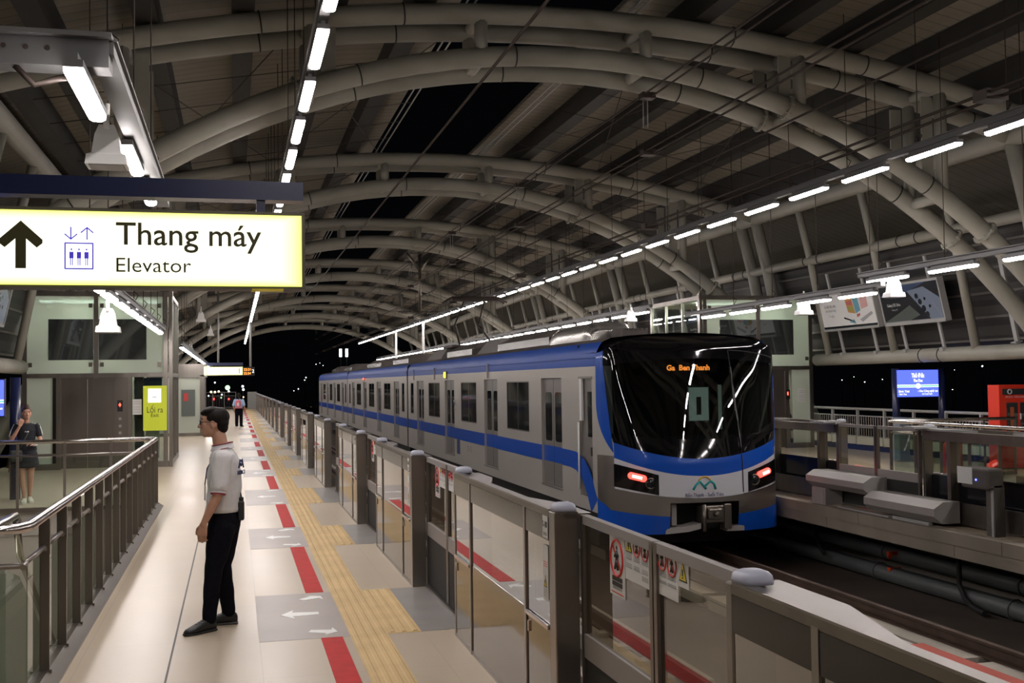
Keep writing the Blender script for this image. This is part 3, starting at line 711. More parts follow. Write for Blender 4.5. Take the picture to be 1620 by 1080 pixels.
def gate(label, group, right=False):
    t = thing('platform_gate', (0,0,0), label, 'platform screen gate', group)
    st, sd = M['steel'], M['steel_dark']
    MB().bevbox((0,0,0),(.13,.12,1.22),.006).build('post', st, t)
    MB().bevbox((0,2.69,0),(.13,2.74,1.22),.006).build('post', st, t)
    for yc_ in (.06,2.67):
        c = MB(); c.loft([[(.066+.062*k_*math.copysign(abs(math.cos(a))**.6,math.cos(a)),yc_+.066*k_*math.copysign(abs(math.sin(a))**.7,math.sin(a)),1.222+z_) for a in [2*PI*i/24 for i in range(24)]] for k_,z_ in ((1,0),(1,.014),(.95,.028),(.8,.038),(.5,.044),(.1,.046))]); c.build('cap', M['white_cap'], t)
    b = MB(); b.box((.0,.12,1.185),(.05,2.69,1.218),0); b.box((.002,.12,1.218),(.05,2.69,1.225),1); b.build('top_rail', [M['steel_dark'],M['steel']], t)
    for y0_, y1_, y2 in ((.0,.45,1.05),(2.74,2.29,1.69)):
        b = MB(); b.prism([(.05,y0_),(.20,y0_),(.20,y1_),(.05,y2)],2,1.185,1.212)
        if right: b.prism([(.05,y0_),(.40,y0_),(.40,(y0_+y1_)/2),(.05,(y0_+y1_)/2)],2,1.213,1.24)
        b.build('header_cover', M['steel'] if not right else M['lightgrey'], t)
    for a, c, nm in ((.12,.60,'emergency_pane'),(.64,2.12,'fixed_pane'),(2.16,2.69,'emergency_pane')):
        p = MB(); p.box((.006,a,.62),(.016,c,1.185)); o = p.build(nm, M['gateglass_r'] if right else M['fixedglass'], t)
        if nm == 'emergency_pane':
            h = MB(); h.bevbox((-.012,a+.01,.592),(.004,c-.005,.618),.004); h.box((-.005,a+.42 if a < 1 else c-.42+.36,.50),(.004,a+.44 if a < 1 else c-.40+.36,.56)); h.build('push_bar', M['chrome'], o)
        p = MB(); p.box((.004,a,.03),(.03,c,.62 if nm != 'emergency_pane' else .598)); p.build('lower_panel', M['blackpanel'] if right else M['panel'], t)
    b = MB()
    for a in (.60,2.12): b.box((-.004,a,0),(.05,a+.04,1.19))
    b.box((.0,.12,0),(.06,2.69,.03)); b.build('mullion', st, t)
    b = MB(); b.box((-.001,.12,1.06),(.008,2.69,1.184)); b.build('painted_reflection_band', M['bandreflection'], t)  # dark reflection at the top of the panes, painted as a band
    # track-side structure behind the panes
    b = MB(); b.box((.10,.12,.03),(.14,2.69,.30)); b.box((.08,.12,1.06),(.16,2.69,1.185)); 
    for a in (.58,2.12): b.box((.05,a,0),(.15,a+.07,1.19))
    b.build('back_frame', sd, t)
    for k, (a, c) in enumerate(((2.74,3.765),(3.78,4.80))):
        d = MB(); d.box((.145,a,.03),(.175,c,.48),1); d.box((.14,a,.48),(.18,c,.60),2); d.box((.14,a,1.16),(.18,c,1.205),2)
        for yy in (a,c-.035): d.box((.138,yy,.03),(.182,yy+.035,1.20),0)
        o = d.build('sliding_door', [sd,M['rubber'],M['grey_paint']], t)
        MB().box((.155,a+.035,.60),(.163,c-.035,1.16)).build('door_glass', M['gateglass_r'] if right else M['gateglass'], o)
    MB().box((.12,2.74,-.0),(.2,4.8,.022)).build('sill', st, t)
    return t
def place_gate(i, P, label, group, right, src):
    """copy a gate and its parts to its own period"""
    r = src[0].copy(); COL.objects.link(r); r['label'] = label; r['group'] = group
    r.location = (9.0 if right else 1.60, P, 0); r.scale = (-1 if right else 1, 1, 1)
    m = {src[0]: r}
    for o in src[1:]:
        c_ = o.copy(); COL.objects.link(c_); c_.parent = m[o.parent]; m[o] = c_
    return r
g0 = gate('glass platform gate nearest the camera, at the bottom right of the photo','screen gates of the left platform')
bpy.context.view_layer.update()
SRC = [g0]+[o for o in COL.objects if o.parent is g0]; SRC += [o for o in COL.objects if o.parent in SRC[1:]]
g0.location = (1.60, .75, 0)
k = 0; GATES = {}
for i, P in enumerate(PERIODS):
    if P == .75: GATES[P] = g0; continue
    lab = 'platform gate of the left platform behind the camera' if P < 0 else '%s platform gate from the camera along the left platform edge' % ordinal(k+2)
    if P > 0: k += 1
    GATES[P] = place_gate(i, P, lab, 'screen gates of the left platform', False, SRC)
RG = {}
rg0 = gate('right platform gate half hidden behind the train nose','screen gates of the right platform',True); bpy.context.view_layer.update()
SR = [rg0]+[o for o in COL.objects if o.parent is rg0]; SR += [o for o in COL.objects if o.parent in SR[1:]]
rg0.location = (9.0,15.15,0); rg0.scale = (-1,1,1)
for i, P in enumerate(PERIODS[:6]):
    if P == 15.15: RG[P] = rg0; continue
    RG[P] = place_gate(i, P, {-4.05:'platform gate of the right platform behind the camera',.75:'right platform gate outside the frame, nearest the camera',5.55:'right platform gate nearest the camera, cut by the right edge of the photo',
        10.34:'right platform gate with two grey box covers, just right of the train nose',15.15:'right platform gate half hidden behind the train nose',20.75:'right platform gate hidden beside the train'}[P], 'screen gates of the right platform', True, SR)
# warning stickers of the near gates (parts of their gates; x is local to the gate front)
def gst(P, y0_, y1_, z0, z1, kind, x=.150): sticker(GATES[P], x, y0_-P, y1_-P, z0, z1, kind)
gst(.75,5.12,4.91,.88,1.19,'walk'); gst(.75,4.90,4.59,.985,1.18,'three'); gst(.75,4.50,4.27,.99,1.18,'two'); gst(.75,4.265,4.16,1.06,1.18,'tri')
for P in (5.55,10.34,15.15):
    o = P-.75; gst(P,5.12+o,4.91+o,.88,1.19,'walk'); gst(P,4.90+o,4.59+o,.985,1.18,'three'); gst(P,4.50+o,4.27+o,.99,1.18,'two'); gst(P,4.265+o,4.16+o,1.06,1.18,'tri')
    gst(P,P+.22,P+.125,1.07,1.185,'number',-.004); gst(P,P+.22,P+.125,.74,1.03,'tall',-.004)
c = MB()
for q in range(4):
    y = 3.42+q*.05; c.path([(.136,y-.03,.585),(.136,y,.54),(.136,y-.03,.495)],.005,5)
c.build('chevron_mark', M['yellow'], g0)
MB().prism([(.07,.3),(.15,.3),(.15,1.85),(.07,1.85)],2,1.19,1.2).build('red_strip', M['redstrip'], g0)
MB().box((.05,.3,1.16),(.17,1.88,1.19)).build('strip_tray', M['steel'], g0)
# track-side covers of the right gate beside the train, local to it (mirrored)
def hexbar(y0_, y1_, z0, z1, x0_, x1_):
    b = MB(); h = z1-z0; d = x1_-x0_
    b.prism([(x0_,z0),(x1_-d*.3,z0),(x1_,z0+h*.35),(x1_,z1-h*.3),(x1_-d*.35,z1),(x0_,z1)],1,y0_,y1_); return b
R1 = RG[10.34]
hexbar(13.85-10.34,15.45-10.34,.25,.50,.18,.55).build('box_cover', M['grey_paint'], R1)
hexbar(12.25-10.34,13.85-10.34,.05,.32,.18,.55).build('box_cover', M['grey_paint'], R1)
b = MB(); b.box((.2,15.0-10.34,0),(.48,15.4-10.34,.25)); b.box((.48,15.05-10.34,.02),(.485,15.35-10.34,.23)); b.build('cover_foot', M['grey_paint'], R1)
b = MB(); b.box((.4,12.5-10.34,0),(.46,13.3-10.34,.04)); b.box((.4,13.4-10.34,.0),(.46,14.7-10.34,.02)); b.build('edge_strip', M['lightgrey'], R1)
bx = MB(); bx.bevbox((.22,11.35-10.34,.55),(.45,11.85-10.34,.80),.03,0); bx.box((.22,11.35-10.34,0),(.36,11.50-10.34,.6),0); bx.box((.36,11.36-10.34,0),(.37,11.40-10.34,.55),2); bx.box((.452,11.62-10.34,.60),(.456,11.90-10.34,.80),1); bx.sphere((.455,11.55-10.34,.66),.012,8,6,3)
bx.build('reader_box', [M['clad'],M['paper'],M['lightgrey'],M['led_blue']], R1)

# ================================================================== TRAIN
TX, TY = 6.935, 16.5
TR = thing('metro_train', (TX, TY, -.83), 'silver and blue three-car metro train standing on the right track with its tail lamps lit', 'train')
TT = Matrix.Translation((-TX,-TY,.83))
ZB, ZS = -.16, 2.12
def side_car(y0_, y1_, doors, wins, cab):
    body = MB(); rec = MB(); stripe = MB(); win = MB(); 
    out = []
    for sg in (-1, 1):
        X = TX+sg*1.475; ins = -sg
        ev = sorted([(d-.65,d+.65,'d') for d in doors]+[(a,b_,'w') for a,b_ in wins]+([(16.72,17.38,'c')] if cab else []))
        y = y0_
        def wall(a, b_, z0, z1): body.box((X,a,z0),(X+ins*.05,b_,z1))
        for a, b_, kd in ev:
            wall(y,a,ZB,ZS)
            if kd == 'w':
                wall(a,b_,ZB,.93); wall(a,b_,1.90,ZS)
                out.append(('w',sg,X,a,b_))
            else:
                wall(a,b_,ZB,.04); wall(a,b_,1.95,ZS); out.append((kd,sg,X,a,b_))
            y = b_
        wall(y,y1_,ZB,ZS)
    # curved blue cove and roof
    n = 16; prof = [(-1.475,ZS),(-1.478,2.2),(-1.46,2.34),(-1.41,2.44),(-1.36,2.50)]
    cove = MB()
    for sg in (-1,1):
        a = [(TX-sg*px,y0_,pz) for px,pz in prof]; b_ = [(TX-sg*px,y1_,pz) for px,pz in prof]
        cove.loft([a,b_], cap=False, closed=False)
        cove.box((TX+sg*1.477,y0_,ZS+.13),(TX+sg*1.487,y1_,ZS+.145))
    roof = MB(); rp = [(-1.36,2.50),(-1.22,2.565),(-.9,2.60),(-.45,2.63),(0,2.64),(.45,2.63),(.9,2.60),(1.22,2.565),(1.36,2.50)]
    roof.loft([[(TX+px,y0_,pz) for px,pz in rp],[(TX+px,y1_,pz) for px,pz in rp]], cap=False, closed=False)
    # inner liner (dark) closing the car
    lin = MB(); lin.box((TX-1.40,y0_+.03,-.1),(TX+1.40,y1_-.03,-.06)); 
    for yy in (y0_+.02,y1_-.04): 
        if cab and yy < y0_+.03: yy = 17.6
        lin.box((TX-1.42,yy,-.1),(TX+1.42,yy+.02,2.48))
    for sg in (-1,1): lin.box((TX+sg*1.39,y0_+.03 if not cab else 17.4,-.1),(TX+sg*1.385,y1_-.03,2.3))
    und = MB(); und.box((TX-1.3,y0_+.5,-.75),(TX+1.3,y1_-.5,-.10)); 
    for bx_ in (y0_+2.6,y1_-2.6):
        for q in (-1.1,1.1):
            for sg in (-1,1): und.tube((TX+sg*.62,bx_+q,-.42),(TX+sg*.78,bx_+q,-.42),.41,20)
        und.box((TX-1.0,bx_-1.6,-.6),(TX+1.0,bx_+1.6,-.25))
    return body, cove, roof, lin, und, out
def build_car(nm_lab, y0_, y1_, doors, wins, cab):
    body, cove, roof, lin, und, out = side_car(y0_, y1_, doors, wins, cab)
    B = body.build('car_body', M['sidesilver'], TR, TT); tag(B, nm_lab)
    cove.build('blue_cove', M['cove'], B); roof.build('car_roof', M['trainroof'], B)
    lin.build('inner_wall', M['black'], B); und.build('underframe', M['black'], B)
    # children meshes were made in world coordinates: B has no offset of its own, so shift their data
    st = MB(); last = {-1:y0_,1:y0_}
    ev = sorted(out, key=lambda t: t[3])
    for sg in (-1,1):
        X = TX+sg*1.475; y = y0_
        for kd,s2,_,a,b_ in ev:
            if s2 != sg or kd == 'w': continue
            if kd == 'c': y = 17.9; continue
            st.box((X+sg*.0025,y,.46),(X,a,.74)); st.box((X-sg*.043,a,.46),(X-sg*.046,b_,.74)); y = b_
        if not cab: st.box((X+sg*.0025,y,.46),(X,y1_,.74))
        else: st.box((X+sg*.0025,y,.46),(X,y1_,.74))
    if cab:                                   # the stripe dives down to the nose behind the cab door
        X = TX-1.4775
        for sg in (-1,1):
            X = TX+sg*1.4775
            top = [(17.9,.74),(17.6,.73),(17.38,.70),(17.15,.63),(16.92,.51),(16.75,.36),(16.62,.18),(16.5,.05)]
            bot = [(17.9,.46),(17.62,.43),(17.4,.37),(17.2,.25),(17.02,.08),(16.9,-.08),(16.84,-.16),(16.80,-.16)]
            for i in range(7): st.add([(X,)+top[i],(X,)+top[i+1],(X,)+bot[i+1],(X,)+bot[i]],[(0,1,2,3)])
            
    st.build('blue_stripe', M['blue'], B)
    for kd,sg,X,a,b_ in out:
        if sg > 0 and not cab: pass
        xi = X-sg*.045
        if kd == 'w':
            w_ = MB(); w_.box((X-sg*.012,a+.02,.95),(X-sg*.02,b_-.02,1.88),0)
            for z0,z1 in ((.93,.95),(1.88,1.90)): w_.box((X+sg*.001,a,z0),(X-sg*.03,b_,z1),1)
            for y0b,y1b in ((a,a+.02),(b_-.02,b_)): w_.box((X+sg*.001,y0b,.93),(X-sg*.03,y1b,1.90),1)
            if b_-a > 1.2: w_.box((X-sg*.006,(a+b_)/2-.015,.95),(X-sg*.02,(a+b_)/2+.015,1.88),1)
            w_.build('side_window', [M['trainwin'],M['steel_dark']], B)
        elif kd == 'd':
            d = MB(); m_ = (a+b_)/2
            for p,q in ((a,m_-.006),(m_+.006,b_)):
                d.box((xi,p,.05),(xi-sg*.03,q,1.94),0)
                c1, c2 = ((p+.13,q-.10) if p == a else (p+.10,q-.13))
                pts = []
                for ang in range(0,360,20):
                    r_ = .07; aa = math.radians(ang); cy = (c2-r_) if math.cos(aa) >= 0 else (c1+r_); cz = (1.70-r_) if math.sin(aa) >= 0 else (.83+r_)
                    pts.append((cy+r_*math.cos(aa), cz+r_*math.sin(aa)))
                d.prism(pts,0,xi+sg*.004,xi-sg*.01,1)
            d.box((xi+sg*.002,m_-.006,.05),(xi-sg*.03,m_+.006,1.94),2)
            d.box((X+sg*.012,a-.02,.015),(X-sg*.04,b_+.02,.045),0)
            d.build('passenger_door', [M['doorrec'],M['trainwin'],M['rubber']], B)
        else:
            d = MB(); d.box((xi,a,.05),(xi-sg*.03,b_,1.94),0)
            d.box((X+sg*.006,b_-.13,1.25),(X-sg*.03,b_-.02,1.93),2); d.box((X+sg*.01,a-.02,1.93),(X-sg*.04,b_+.02,1.965),0)
            d.prism([(a+.09,1.0),(a+.36,1.0),(a+.36,1.72),(a+.09,1.72)],0,xi+sg*.004,xi,1)
            for yy in (b_-.06,b_-.02): d.tube((X+sg*.03,yy,.14),(X+sg*.03,yy,1.22),.011,6,2)
            for zz in (.2,.7): d.box((xi+sg*.02,a+.14,zz),(xi,a+.2,zz+.14),3)
            d.build('cab_door', [M['doorrec'],M['trainwin'],M['white'],M['steel_dark']], B)
    return B
class _shift: pass
_old_build = MB.build
def _tb(s, name, mats, parent=None, M_=None, fix=True, **kw):
    Mx = kw.get('M', M_)
    if Mx is None and TRAIN_MODE: Mx = TT
    return _old_build(s, name, mats, parent, Mx, fix)
TRAIN_MODE = False
MB.build = _tb
TRAIN_MODE = True
c1d = [19.05,23.87,28.70,33.42]; c1w = [(20.58,22.36),(25.36,27.16),(30.12,31.92),(34.72,35.30)]
B1 = build_car('rear car with the cab, nearest the camera', 16.5, 35.85, c1d, c1w, True)
s2 = 36.12; d2 = [s2+2.43+4.82*k for k in range(4)]
B2 = build_car('middle car', s2, 55.65, d2, [(s2+.55,s2+1.13)]+[(d2[k]+1.53,d2[k]+3.3) for k in range(3)]+[(d2[3]+1.3,d2[3]+1.88)], False)
s3 = 55.92; d3 = [s3+2.43+4.82*k for k in range(4)]
B3 = build_car('front car, farthest away', s3, 75.05, d3, [(s3+.55,s3+1.13)]+[(d3[k]+1.53,d3[k]+3.3) for k in range(3)], False)
for y in (35.85,55.65):
    b = MB(); 
    for q in range(5): b.box((TX-1.30,y+.02+q*.05,-.05),(TX+1.30,y+.045+q*.05,2.35))
    b.box((TX-1.2,y,-.02),(TX+1.2,y+.27,2.3)); b.box((TX-1.46,y+.02,-.15),(TX-1.42,y+.05,2.45)); b.box((TX-1.46,y+.22,-.15),(TX-1.42,y+.25,2.45)); b.build('gangway', M['rubber'], TR)
# marks on the side of the rear car
b = MB(); XS = TX-1.4765; 
b.box((XS,27.75,.10),(XS+.001,27.35,.46),0); b.build('notice_panel', M['navyprint'], B1)
b = MB(); add_text(b,'2 - 15',.20,facing((XS-.002,26.2,.30),'-X'),0,None,.002,.004); b.build('car_number', M['greyink'], B1)
b = MB(); b.path([(XS,28.2,1.32),(XS,28.08,1.44),(XS,27.98,1.34),(XS,27.88,1.44),(XS,27.76,1.32)],.012,5); add_text(b,'Metro',.09,facing((XS-.001,27.98,1.22),'-X'),0); b.build('side_logo', M['greyink'], B1)
for y in (24.1, 34.6, 30.9):
    b = MB(); b.box((XS-.02,y-.05,1.98),(XS+.001,y+.05,2.30)); b.box((XS-.03,y-.03,1.98),(XS-.02,y-.01,2.3)); b.build('roof_bracket', M['bodysilver'], B1)
b = MB(); b.box((XS-.03,29.0,2.0),(XS+.001,29.36,2.19),0); b.box((XS-.034,29.03,2.02),(XS-.03,29.33,2.17),1); b.build('side_lamp', [M['steel_dark'],mat('yellow_side_lamp',(.9,.85,.1),.5,emit=(.9,.9,.05),es=1.0)], B1)
b = MB(); b.box((XS-.03,48.2,2.02),(XS+.001,48.5,2.16),0); b.sphere((XS-.03,48.25,2.09),.05,8,6,1); b.build('side_lamp', [M['steel_dark'],M['led_red']], B2)
b = MB(); b.box((XS+.003+.01,21.35,1.72),(XS+.012,21.75,1.87),0); 
# roof equipment
def shroud(y0_, y1_, z1, hw=.98, nose=.9, TX=TX-.72):
    s = MB(); rings = []
    for i in range(15):
        t = i/14; y = y0_+(y1_-y0_)*t; e0 = min(1,(y-y0_)/.22+.6) if i else .6; e1 = math.sqrt(max(0,1-max(0,(y-(y1_-nose))/nose)**2)) if y > y1_-nose else 1
        k = max(.03,min(e0,e1)); H = (z1-2.52)*k; W = hw*(.75+.25*k)
        rings.append([(TX+W*math.copysign(abs(math.cos(PI*j/14))**.55,math.cos(PI*j/14)), y, 2.52+H*abs(math.sin(PI*j/14))**.6) for j in range(15)])
    s.loft(rings, cap=True, closed=False); s.add(rings[0], [tuple(range(15))]); return s
shroud(17.85,20.6,2.90,.44).build('roof_dome', M['shroud'], B1)
def airco(y0_, y1_, par):
    s = MB(); s.loft([[(TX-1.02,y0_,2.58),(TX-1.02,y1_,2.58),(TX+1.02,y1_,2.58),(TX+1.02,y0_,2.58)],[(TX-1.0,y0_,2.76),(TX-1.0,y1_,2.76),(TX+1.0,y1_,2.76),(TX+1.0,y0_,2.76)],[(TX-.72,y0_+.5,2.93),(TX-.72,y1_-.5,2.93),(TX+.72,y1_-.5,2.93),(TX+.72,y0_+.5,2.93)]], smooth=False)
    s.build('roof_unit', M['trainroof'], par)
    s = MB(); s.box((TX-1.04,y0_+.05,2.60),(TX-1.02,y1_-.05,2.75)); s.build('silver_skirt', M['skirt_metal'], par)
airco(20.6,25.0,B1); airco(27.8,31.3,B1); airco(38.5,42.5,B2); airco(46,51,B2); airco(58,62,B3); airco(66,70,B3)
s = MB(); s.loft([[(TX-1.0,25.2,2.56),(TX-1.0,27.6,2.56),(TX+1.0,27.6,2.56),(TX+1.0,25.2,2.56)],[(TX-.7,26.0,2.95),(TX-.7,27.4,2.95),(TX+.7,27.4,2.95),(TX+.7,26.0,2.95)]], smooth=False); s.build('roof_unit', M['grey_paint'], B1)
s = MB(); s.loft([[(TX-1.0,32.6,2.56),(TX-1.0,35.4,2.56),(TX+1.0,35.4,2.56),(TX+1.0,32.6,2.56)],[(TX-.7,33.0,2.93),(TX-.7,34.6,2.93),(TX+.7,34.6,2.93),(TX+.7,33.0,2.93)]], smooth=False); s.build('roof_unit', M['grey_paint'], B1)
s = MB(); s.box((TX-.78,17.2,2.56),(TX-.33,17.75,2.72)); 
for q in range(6): s.box((TX-.76+q*.08,17.2,2.72),(TX-.73+q*.08,17.75,2.75))
s.build('resistor_box', M['trainroof'], B1)
pg = MB()
pg.box((TX-.75,32.0,2.93),(TX+.75,33.4,2.99)); 
for sx in (-.5,.5):
    pg.tube((TX+sx,32.1,2.98),(TX+sx*.75,33.5,3.65),.03,6); pg.tube((TX+sx*.75,33.5,3.65),(TX+sx*.6,32.3,4.35),.025,6)
for dy in (-.18,.18): pg.path([(TX-.95,32.3+dy,4.25),(TX-.7,32.3+dy,4.40),(TX+.7,32.3+dy,4.40),(TX+.95,32.3+dy,4.25)],.03,6)
pg.box((TX-.7,32.1,4.3),(TX+.7,32.5,4.36)); pg.build('pantograph', M['wire'], B1)

# ---- the nose: every surface is a patch on one lofted form
PLAN = [(0,15.74),(.35,15.755),(.70,15.81),(1.0,15.90),(1.20,16.0),(1.34,16.12),(1.43,16.28),(1.475,16.5)]
def catm(P, t):
    n = len(P)-1; f_ = min(max(t,0),1)*n; i = min(int(f_),n-1); u = f_-i
    p1, p2 = V(P[i]), V(P[i+1]); p0 = V(P[i-1]) if i else V((-P[1][0],P[1][1])); p3 = V(P[i+2]) if i+2 <= n else p2+(p2-p1)
    return .5*((2*p1)+(p2-p0)*u+(2*p0-5*p1+4*p2-p3)*u*u+(3*p1-p0-3*p2+p3)*u**3)
def F(s_, z):
    p = catm(PLAN, abs(s_)); x = math.copysign(p.x, s_); y = p.y; c = 1-(abs(p.x)/1.475)**3
    rk = .43*max(0,(z-.62)/1.9)**1.12 + .10*max(0,(.1-z)/.6)**2 + .55*max(0,(z-2.36)/.3)**2.2
    y += rk*c
    if z > 2.2: x *= 1-.05*((z-2.2)/.4)**2
    return V((TX+x, y, z))
def Fo(s_, z, off):
    e = .004; p = F(s_, z); a = F(min(1,s_+e), z)-F(max(-1,s_-e), z); b_ = F(s_, z+.01)-F(s_, z-.01); n_ = a.cross(b_).normalized()
    if n_.y > 0 and abs(s_) < .9: n_ = -n_
    if abs(s_) >= .9 and n_.x*s_ < 0: n_ = -n_
    return p+n_*off
def ztop(s_):
    x_ = abs(catm(PLAN,abs(s_)).x); return 2.60-.045*x_**2-.026*x_**5
def X2S(x):
    lo, hi = 0., 1.
    for _ in range(30):
        m_ = (lo+hi)/2
        if catm(PLAN, m_).x < abs(x): lo = m_
        else: hi = m_
    return math.copysign((lo+hi)/2, x)
def patch(sa, sb, z0f, z1f, off=0., nu=48, nv=16, tint=None):
    """grid over s in [sa(z-fraction), sb(..)] and z in [z0f(s), z1f(s)]"""
    m_ = MB(); rows = []
    for j in range(nv+1):
        v = j/nv; a = sa(v) if callable(sa) else sa; b_ = sb(v) if callable(sb) else sb; row = []
        for i in range(nu+1):
            s_ = a+(b_-a)*i/nu; z0, z1 = z0f(s_), z1f(s_); row.append(Fo(s_, z0+(z1-z0)*v, off))
        rows.append(row)
    m_.loft(rows, cap=False, closed=False); return m_
K = lambda v: (lambda s_: v)
X = lambda s_: math.copysign(catm(PLAN,abs(s_)).x, s_)
z_bk = lambda s_: .69+.27*(abs(X(s_))/1.36)**2          # lower edge of the black screen
z_bl = lambda s_: .43+.30*(abs(X(s_))/1.36)**2          # blue above, white below
z_wh = lambda s_: .10+.16*(abs(X(s_))/1.36)**2          # white above, silver below
z_sk = lambda s_: -.19+.12*(abs(X(s_))/1.4)**2          # silver above, blue skirt below
sL = X2S(1.33)
NO = patch(-1,1,lambda s_: .03,lambda s_: .75,0,80,12).build('nose_shell', M['nosesilver'], TR)
for sg in (-1,1):
    g = MB(); a = X2S(.56); 
    m_ = patch(sg*a, sg*1, K(-.44), K(.03), 0, 30, 8); m_.build('nose_lower', M['nosesilver'], NO)
    patch(sg*a, sg*1, K(-.44), z_sk, .004, 30, 8).build('blue_skirt', M['blue'], NO)
    # corner: silver up to the blue frame
    patch(sg*X2S(1.33), sg*1, K(.75), K(2.12), 0, 14, 16).build('corner_shell', M['bodysilver'], NO)
patch(-1,1,lambda s_: max(.75,min(z_bk(s_),.95)) ,K(1.05),-.02,60,4).build('screen_backing', M['black'], NO)
patch(-sL,sL,z_bl,lambda s_: z_bk(s_)+.02,.005,80,8).build('blue_band', M['blue'], NO)
patch(-sL,sL,z_wh,z_bl,.005,80,8).build('white_band', M['whitepaint'], NO)
sTop = X2S(1.425)
swid = lambda v: X2S(1.335)+(sTop-X2S(1.335))*min(1,v*1.15)
# windscreen: black mask border and tinted glass inside it
zg0 = lambda s_: .98+.10*(abs(X(s_))/1.3)**2; zg1 = lambda s_: 2.22-.08*(abs(X(s_))/1.3)**2
patch(lambda v:-swid(v*.25),lambda v:swid(v*.25),z_bk,zg0,.007,80,8).build('black_mask', M['mask'], NO)
patch(lambda v:-swid(.25+v*.6),lambda v:swid(.25+v*.6),zg0,zg1,.007,80,24).build('windscreen', M['windscreen'], NO)
patch(lambda v:-swid(.85+v*.15),lambda v:swid(.85+v*.15),zg1,ztop,.007,80,14).build('black_mask', M['mask'], NO)
for sg in (-1,1):
    # blue frame down the corner, its outer edge swinging inwards at the bottom
    so = lambda v: sg*(1.0 if v > .5 else X2S(1.34)+(1-X2S(1.34))*(1-(1-v/.5)**2.0))
    si = lambda v: sg*swid(v)*.998
    patch(so,si,K(.80),lambda s_: ztop(s_)-.0,.008,10,30).build('blue_frame', M['blue'], NO)
    patch(lambda v: sg*1., lambda v: sg*(X2S(1.475-.16*(1-v)**1.0)), K(-.16), K(.06), .005, 8, 14).build('blue_frame', M['blue'], NO)
    # lamp cluster
    a, b_ = X2S(.73), X2S(1.335)
    zt_ = lambda s_: .46+.17*((abs(X(s_))-.73)/.6); zb_ = lambda s_: .155+.13*((abs(X(s_))-.73)/.6)
    lc = patch(sg*a, sg*b_, zb_, zt_, .009, 20, 8).build('lamp_cluster', M['blackgloss'], NO)
    def onnose(x, z, off): s_ = X2S(x)*1.; return Fo(math.copysign(abs(s_), x), z, off)
    lm = MB(); cs = [onnose(sg*(1.12-.17*q/8), .455-.045*q/8-.0, .018) for q in range(9)]
    lm.path(cs,.052,12,0); lm.sphere(cs[0],.052,12,8); lm.sphere(cs[-1],.052,12,8); lm.build('tail_lamp', M['lampred'], NO)
    lm = MB(); lm.path([onnose(sg*(1.10-.13*q/8), .453-.035*q/8, .045) for q in range(9)],.030,10,0); lm.build('tail_lamp_core', M['lampcore'], NO)
    hl = MB(); c_ = onnose(sg*.85,.335,.012); hl.ring(c_,(0,1,0),.078,.012,20,0); hl.sphere(c_,(.068,.02,.068),16,8,1); hl.build('head_lamp', [M['steel_dark'],M['trainwin']], NO)
# roof of the cab between the nose top and the car roof
rp = [(-1.36,2.50),(-1.22,2.565),(-.9,2.60),(-.45,2.63),(0,2.64),(.45,2.63),(.9,2.60),(1.22,2.565),(1.36,2.50)]
def roofz(x):
    for (a,za),(b_,zb2) in zip(rp,rp[1:]):
        if a <= x <= b_: return za+(zb2-za)*(x-a)/(b_-a)
    return 2.5
m_ = MB(); rows = []
for j in range(7):
    v = j/6; row = []
    for i in range(61):
        s_ = -1+2*i/60; p = F(s_, ztop(s_)); x1_ = (p.x-TX); e = V((p.x, 17.0, max(roofz(x1_), p.z) if abs(x1_) < 1.36 else p.z)); q = p.lerp(e, v); q.z += .012*math.sin(PI*v); row.append(q)
    rows.append(row)
m_.loft(rows, cap=False, closed=False); m_.build('cab_roof', M['mask'], NO)
# seam and frame of the front door on the right, emergency handles
sm = MB()
for x in (.64,):
    sm.path([Fo(X2S(x-.055*(z-.16)/2.2), z, .010) for z in [.16+2.17*i/24 for i in range(25)]],.008,6,0)
sm.path([Fo(X2S(x), z_wh(X2S(x))-.0, .010) for x in [.64+.75*i/14 for i in range(15)]],.005,6,0)
sm.path([Fo(X2S(x), 2.34-.12*((x-.58)/.8)**2, .010) for x in [.585+.78*i/14 for i in range(15)]],.008,6,0)
sm.path([Fo(X2S(.62-.045*(z-1.0)/1.3), z, .016) for z in [.78+1.3*i/20 for i in range(21)]],.020,8,1)
sm.build('front_door_seam', [M['rubber'],M['blackgloss']], NO)
# cab interior: bulkhead with a lit window, desk
b = MB(); b.box((TX-1.38,17.45,-.1),(TX+1.38,17.5,2.4),0); b.box((TX-1.2,16.3,.75),(TX+.5,17.0,.85),0); b.build('cab_bulkhead', M['black'], NO)
b = MB(); b.box((TX+.46,17.43,1.20),(TX+.82,17.445,1.76),0); b.box((TX+.44,17.425,1.18),(TX+.46,17.445,1.78),1); b.box((TX+.82,17.425,1.18),(TX+.84,17.445,1.78),1); b.box((TX+.60,17.415,1.30),(TX+.68,17.43,1.60),2)
b.build('bulkhead_window', [mat('lit_window',(.5,.6,.5),.5,emit=(.48,.62,.52),es=.32),M['grey_paint'],M['black']], NO)
b = MB(); b.box((TX+1.0,17.43,1.05),(TX+1.06,17.445,1.8),0); b.build('bulkhead_window', [mat('lit_window_edge',(.5,.6,.5),.5,emit=(.48,.62,.52),es=.2)], NO)
# destination display behind the glass
b = MB(); b.box((TX-.62,16.20,2.0),(TX+.42,16.23,2.16),0); add_text(b,'Ga  Ben Thanh',.115,facing((TX-.06,16.195,2.08),'-Y'),1,.72,.002,.004); b.build('destination_display', [M['black'],M['led_orange']], NO)
